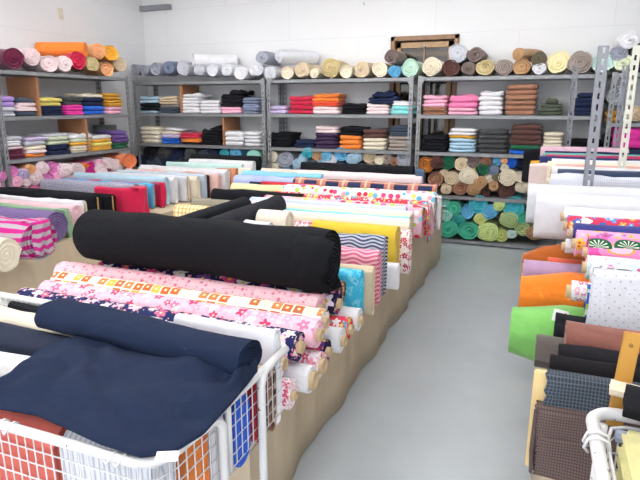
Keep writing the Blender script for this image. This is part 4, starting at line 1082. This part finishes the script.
def cartb(lab, c, X, Y, L, top, bot=.565, t=.06, **k): return bolt(lab, c, (X, Y), L, top, bot=bot, t=t, group=GCt, **k)
cartb('coral red bolt at the near left of the cart', fab('cf665a'), -.955, .845, .8, .797, t=.10, amp=.003)
cartb('white ribbed bolt at the front of the cart', cloth_pattern('white_rib', pinstripe('dcdce2', 'b8b8c2', 70, 0)), -.70, .85, .24, .795, t=.09)
cartb('orange small bolt end inside the cart corner', fab('e8843c'), -.665, .955, .5, .765, t=.035)
cartb('white bolt ends behind the orange one in the cart', 'w', -.665, 1.01, .6, .77, t=.05)
cartb('blue bolt showing through the cart side', fab('2a5cc8'), -.664, 1.13, .6, .77, t=.09)
cartb('dark red bolt showing through the cart side', fab('b02838'), -.664, 1.235, .6, .775, t=.07)
cartb('yellow brown printed bolt at the far corner of cart', LEOP, -.664, 1.31, .6, .765, t=.05)
cartb('white bolt lying behind the navy roll on the cart', 'w', -.665, 1.345, .34, .87, t=.05, amp=.004)
cartb('black bolt at the left edge behind the cream one', 'bk', -1.12, 1.345, .6, .815, t=.06)
cartb('cream bolt at the left edge of the cart', fab('e8dac4'), -1.28, 1.255, .5, .83, t=.08, amp=.008)
cartb('dark navy bolt left under the navy roll', fab('2a2f40'), -1.16, 1.15, .5, .83, t=.09)
cartb('white folded bolt at the left picture edge in the cart', 'w', -1.12, 1.05, .6, .80, t=.06)
cartb('off-white bolt in the cart under the navy cloth', 'cr', -1.05, .94, .8, .775, t=.08)
for i, (X, Y) in enumerate(((-.7, 1.06), (-.7, 1.19))): pass
# pale printed strip at the far side of the cart
p = P(60, 311, Y=1.42)
bolt('pale grey bolt with mauve selvedge between cart and lilac roll', cloth_pattern('grey_mauve', stripes(['dcdcd4', 'dcdcd4', 'd8a8c0', 'dcdcd4'], 11, 1)), (-1.15, 1.435), .9, .80, bot=.55, t=.045, group=GC)
# navy fabric, partly unrolled
nvroot = empty('fabric_roll', (-1.0, 1.1, .8)); tag(nvroot, 'dark navy roll half unrolled over the left wire cart', 'fabric roll')
NAVY = fab('19243c')
a = P(68, 320, Z=.88); b = P(258, 352, Z=.88)
a = Vector((-1.37, 1.205, 0)); b = Vector((-.645, 1.150, 0))
w = wound((b-a).length, .066, .046, 0, 7, .004, 9.1, .007, 36, .004); w.materials.append(NAVY)
o = link('rolled_part', w, nvroot); o.location = (b.x+1.0, b.y-1.1, .868-.8); o.rotation_euler = (0, 0, math.atan2(b.y-a.y, b.x-a.x))
def navy_sheet():
    bm = bmesh.new(); nu, nv_ = 70, 44; g = []
    lo = [(-30, 408), (0, 409), (35, 415), (68, 429), (100, 444), (140, 457), (174, 452), (204, 434), (234, 401), (257, 372)]
    hi = [(-30, 392), (0, 378), (30, 355), (62, 343), (92, 338), (130, 342), (165, 350), (200, 358), (228, 360), (250, 356)]
    def at(pts, u):
        f = u*(len(pts)-1); i = min(len(pts)-2, int(f)); f -= i
        return pts[i][0]*(1-f)+pts[i+1][0]*f, pts[i][1]*(1-f)+pts[i+1][1]*f
    for i in range(nu+1):
        row = []; u = i/nu
        l = at(lo, u); h = at(hi, u)
        zl = .824
        A_ = P(l[0], l[1], Z=zl); B_ = P(h[0], h[1], Z=.845)
        B_.y += .03
        for j in range(nv_+1):
            v = j/nv_
            q = A_.lerp(B_, v)
            e = min(1, v*3, 1)*min(1, (1-v)*4+.1)
            dd = (q.x*.55+q.y*1.0)
            z = q.z+e*(.012*math.sin(dd*52+2.2*noise.noise(Vector((q.x*5, q.y*4, 1)))*3)*(1-v*.55)*.8+.016*noise.noise(Vector((q.x*7, q.y*9, 4)))+.010)
            z += .007*math.sin(6.28*(v*2.6+.8*u+.25*math.sin(u*5)))*min(1, v*4)*(.3+u)
            z += .006*math.sin(6.28*(v*1.3-2.1*u))*min(1, v*4)*(1-v)*2*u
            z += .016*math.sin(min(1, v*1.2)*PI)*(1-abs(u-.5))
            row.append(bm.verts.new((q.x+1.0, q.y-1.1, max(z, .812+.006*v)-.8)))
        g.append(row)
    for i in range(nu):
        for j in range(nv_): bm.faces.new((g[i][j], g[i+1][j], g[i+1][j+1], g[i][j+1]))
    o = mat(link('unrolled_cloth', bm, nvroot), NAVY); s = o.modifiers.new('t', 'SOLIDIFY'); s.thickness = .006; s.offset = 0
navy_sheet()
# right cart
rc = empty('wire_cart', (.18, 1.2, 0)); tag(rc, 'white wire basket cart at the lower right picture corner', 'cart')
def loc(x, y, z): return (x-.18, y-1.2, z)
ax0, ay1, az = .163, 1.33, .80
mat(link('basket_rim', tube(bmesh.new(), [loc(ax0+.01, .55, az)]+[loc(*q) for q in [(ax0+.003, 1.1, az)]]+[loc(*q) for q in arc((ax0+.055, ay1-.055), .055, 180, 90, az)]+[loc(.9, ay1+.01, az)], .0145, 12), rc), WHT)
bm = bmesh.new()
tube(bm, [loc(ax0+.028, .55, az-.01), loc(ax0+.026, 1.22, az-.01), loc(ax0+.04, 1.28, az-.01), loc(ax0+.07, 1.295, az-.01), loc(.9, 1.3, az-.01)], .004, 6)
y = .6
while y < 1.28: tube(bm, [loc(ax0+.026, y, az-.01), loc(ax0+.02, y, az-.24)], .0022, 5); y += .035
x = ax0+.06
while x < .88: tube(bm, [loc(x, 1.297, az-.01), loc(x, 1.297, az-.24)], .0022, 5); x += .035
for z in (.76, .72, .68, .64, .6, .56): tube(bm, [loc(ax0+.022, .55, z), loc(ax0+.022, 1.24, z), loc(ax0+.05, 1.295, z), loc(.88, 1.297, z)], .0022, 5)
mat(link('wire_basket', bm, rc), WHT)
for yy in (1.18, 1.205):
    mat(link('hook', tube(bmesh.new(), [loc(ax0+.03, yy, az-.02), loc(ax0+.024, yy, az+.012), loc(ax0+.004, yy-.004, az+.021), loc(ax0-.016, yy, az+.012), loc(ax0-.022, yy+.004, az-.012), loc(ax0-.012, yy+.01, az-.026)], .0034, 6), rc), WHT)
# loose wire loops hanging outside the basket
bm = bmesh.new(); pts = [loc(ax0-.004+.009*math.sin(k*1.9), 1.02+k*.004, az-.07-k*.014+.006*math.cos(k*1.9)) for k in range(14)]
tube(bm, pts, .002, 5); mat(link('wire_coil', bm, rc), WHT)
for x, y in ((ax0+.02, 1.27), (.86, 1.27), (ax0+.02, .6), (.86, .6)):
    mat(link('leg', tube(bmesh.new(), [loc(x, y, .02), loc(x, y, az)], .011, 10), rc), WHT)
GRc = 'fabrics in the right wire cart'
bm = bmesh.new()
for k, (x0_, y1_) in enumerate(((-.335, .40), (-.33, .41), (-.333, .405), (-.326, .412))): box(bm, x0_, .33, .0, y1_, k*.028, k*.028+.0275, bev=.011)
o = mat(link('folded_fabric', bm), fab('e6de9a')); o.location = (.54, .82, .715); o.rotation_euler = (.0, 0, 0); tag(o, 'pale yellow folded fabric in the right wire cart', 'folded fabric', GRc)
bolt('cream bolt end poking out above the right cart', fab('efdfc4'), (.2, 1.35), .5, .875, bot=.835, t=.035, side=-1, group=GRc, yaw=-.25)
o = bolt('black cloth bundle on the right cart rim', fab('1c1b20'), (.222, 1.29), .6, .895, r=.045, side=-1, yaw=-.1, group=GRc, amp=.014, turns=4)
bolt('blue grey bolt in the right cart, under black cloth', fab('a8b0c4'), (.212, 1.272), .5, .795, r=.016, side=-1, core=None, group=GRc)
bolt('white bolt in the right cart behind the yellow cloth', fab('dfe2ea'), (.24, 1.255), .5, .80, r=.014, side=-1, group=GRc)
bolt('brown card bolt at bottom of the right cart', fab('7a6a58'), (.20, 1.16), .6, .69, bot=.565, t=.08, side=-1, group=GRc)
for Y in (.9, 1.04): bolt('grey bolt under the yellow fabric, %s' % ('nearer one' if Y < 1 else 'farther one'), 'gy', (.215, Y), .6, .695, bot=.565, t=.10, side=-1, group=GRc)
# ------------------------------------------------------------------ light, camera
w = bpy.data.worlds.new('w'); sc.world = w; w.use_nodes = True
w.node_tree.nodes['Background'].inputs[0].default_value = (.93, .96, 1, 1); w.node_tree.nodes['Background'].inputs[1].default_value = 2.3
cd = bpy.data.cameras.new('camera'); cam = bpy.data.objects.new('camera', cd); COL.objects.link(cam); sc.camera = cam
cd.sensor_width = 36; cd.lens = F/640*36; cd.clip_start = .05; cd.clip_end = 50
cam.location = (0, 0, H); cam.rotation_euler = (PI/2-PIT, 0, YAW)
vs = sc.view_settings; vs.view_transform = 'Standard'; vs.look = 'None'; vs.gamma = 1; vs.use_curve_mapping = False; vs.exposure = 0.1
for l, n_ in LABELS.items():
    if len(n_) > 1: print('DUPLICATE LABEL', l, n_)
    if not 4 <= len(l.split()) <= 16: print('LABEL LENGTH', len(l.split()), l)
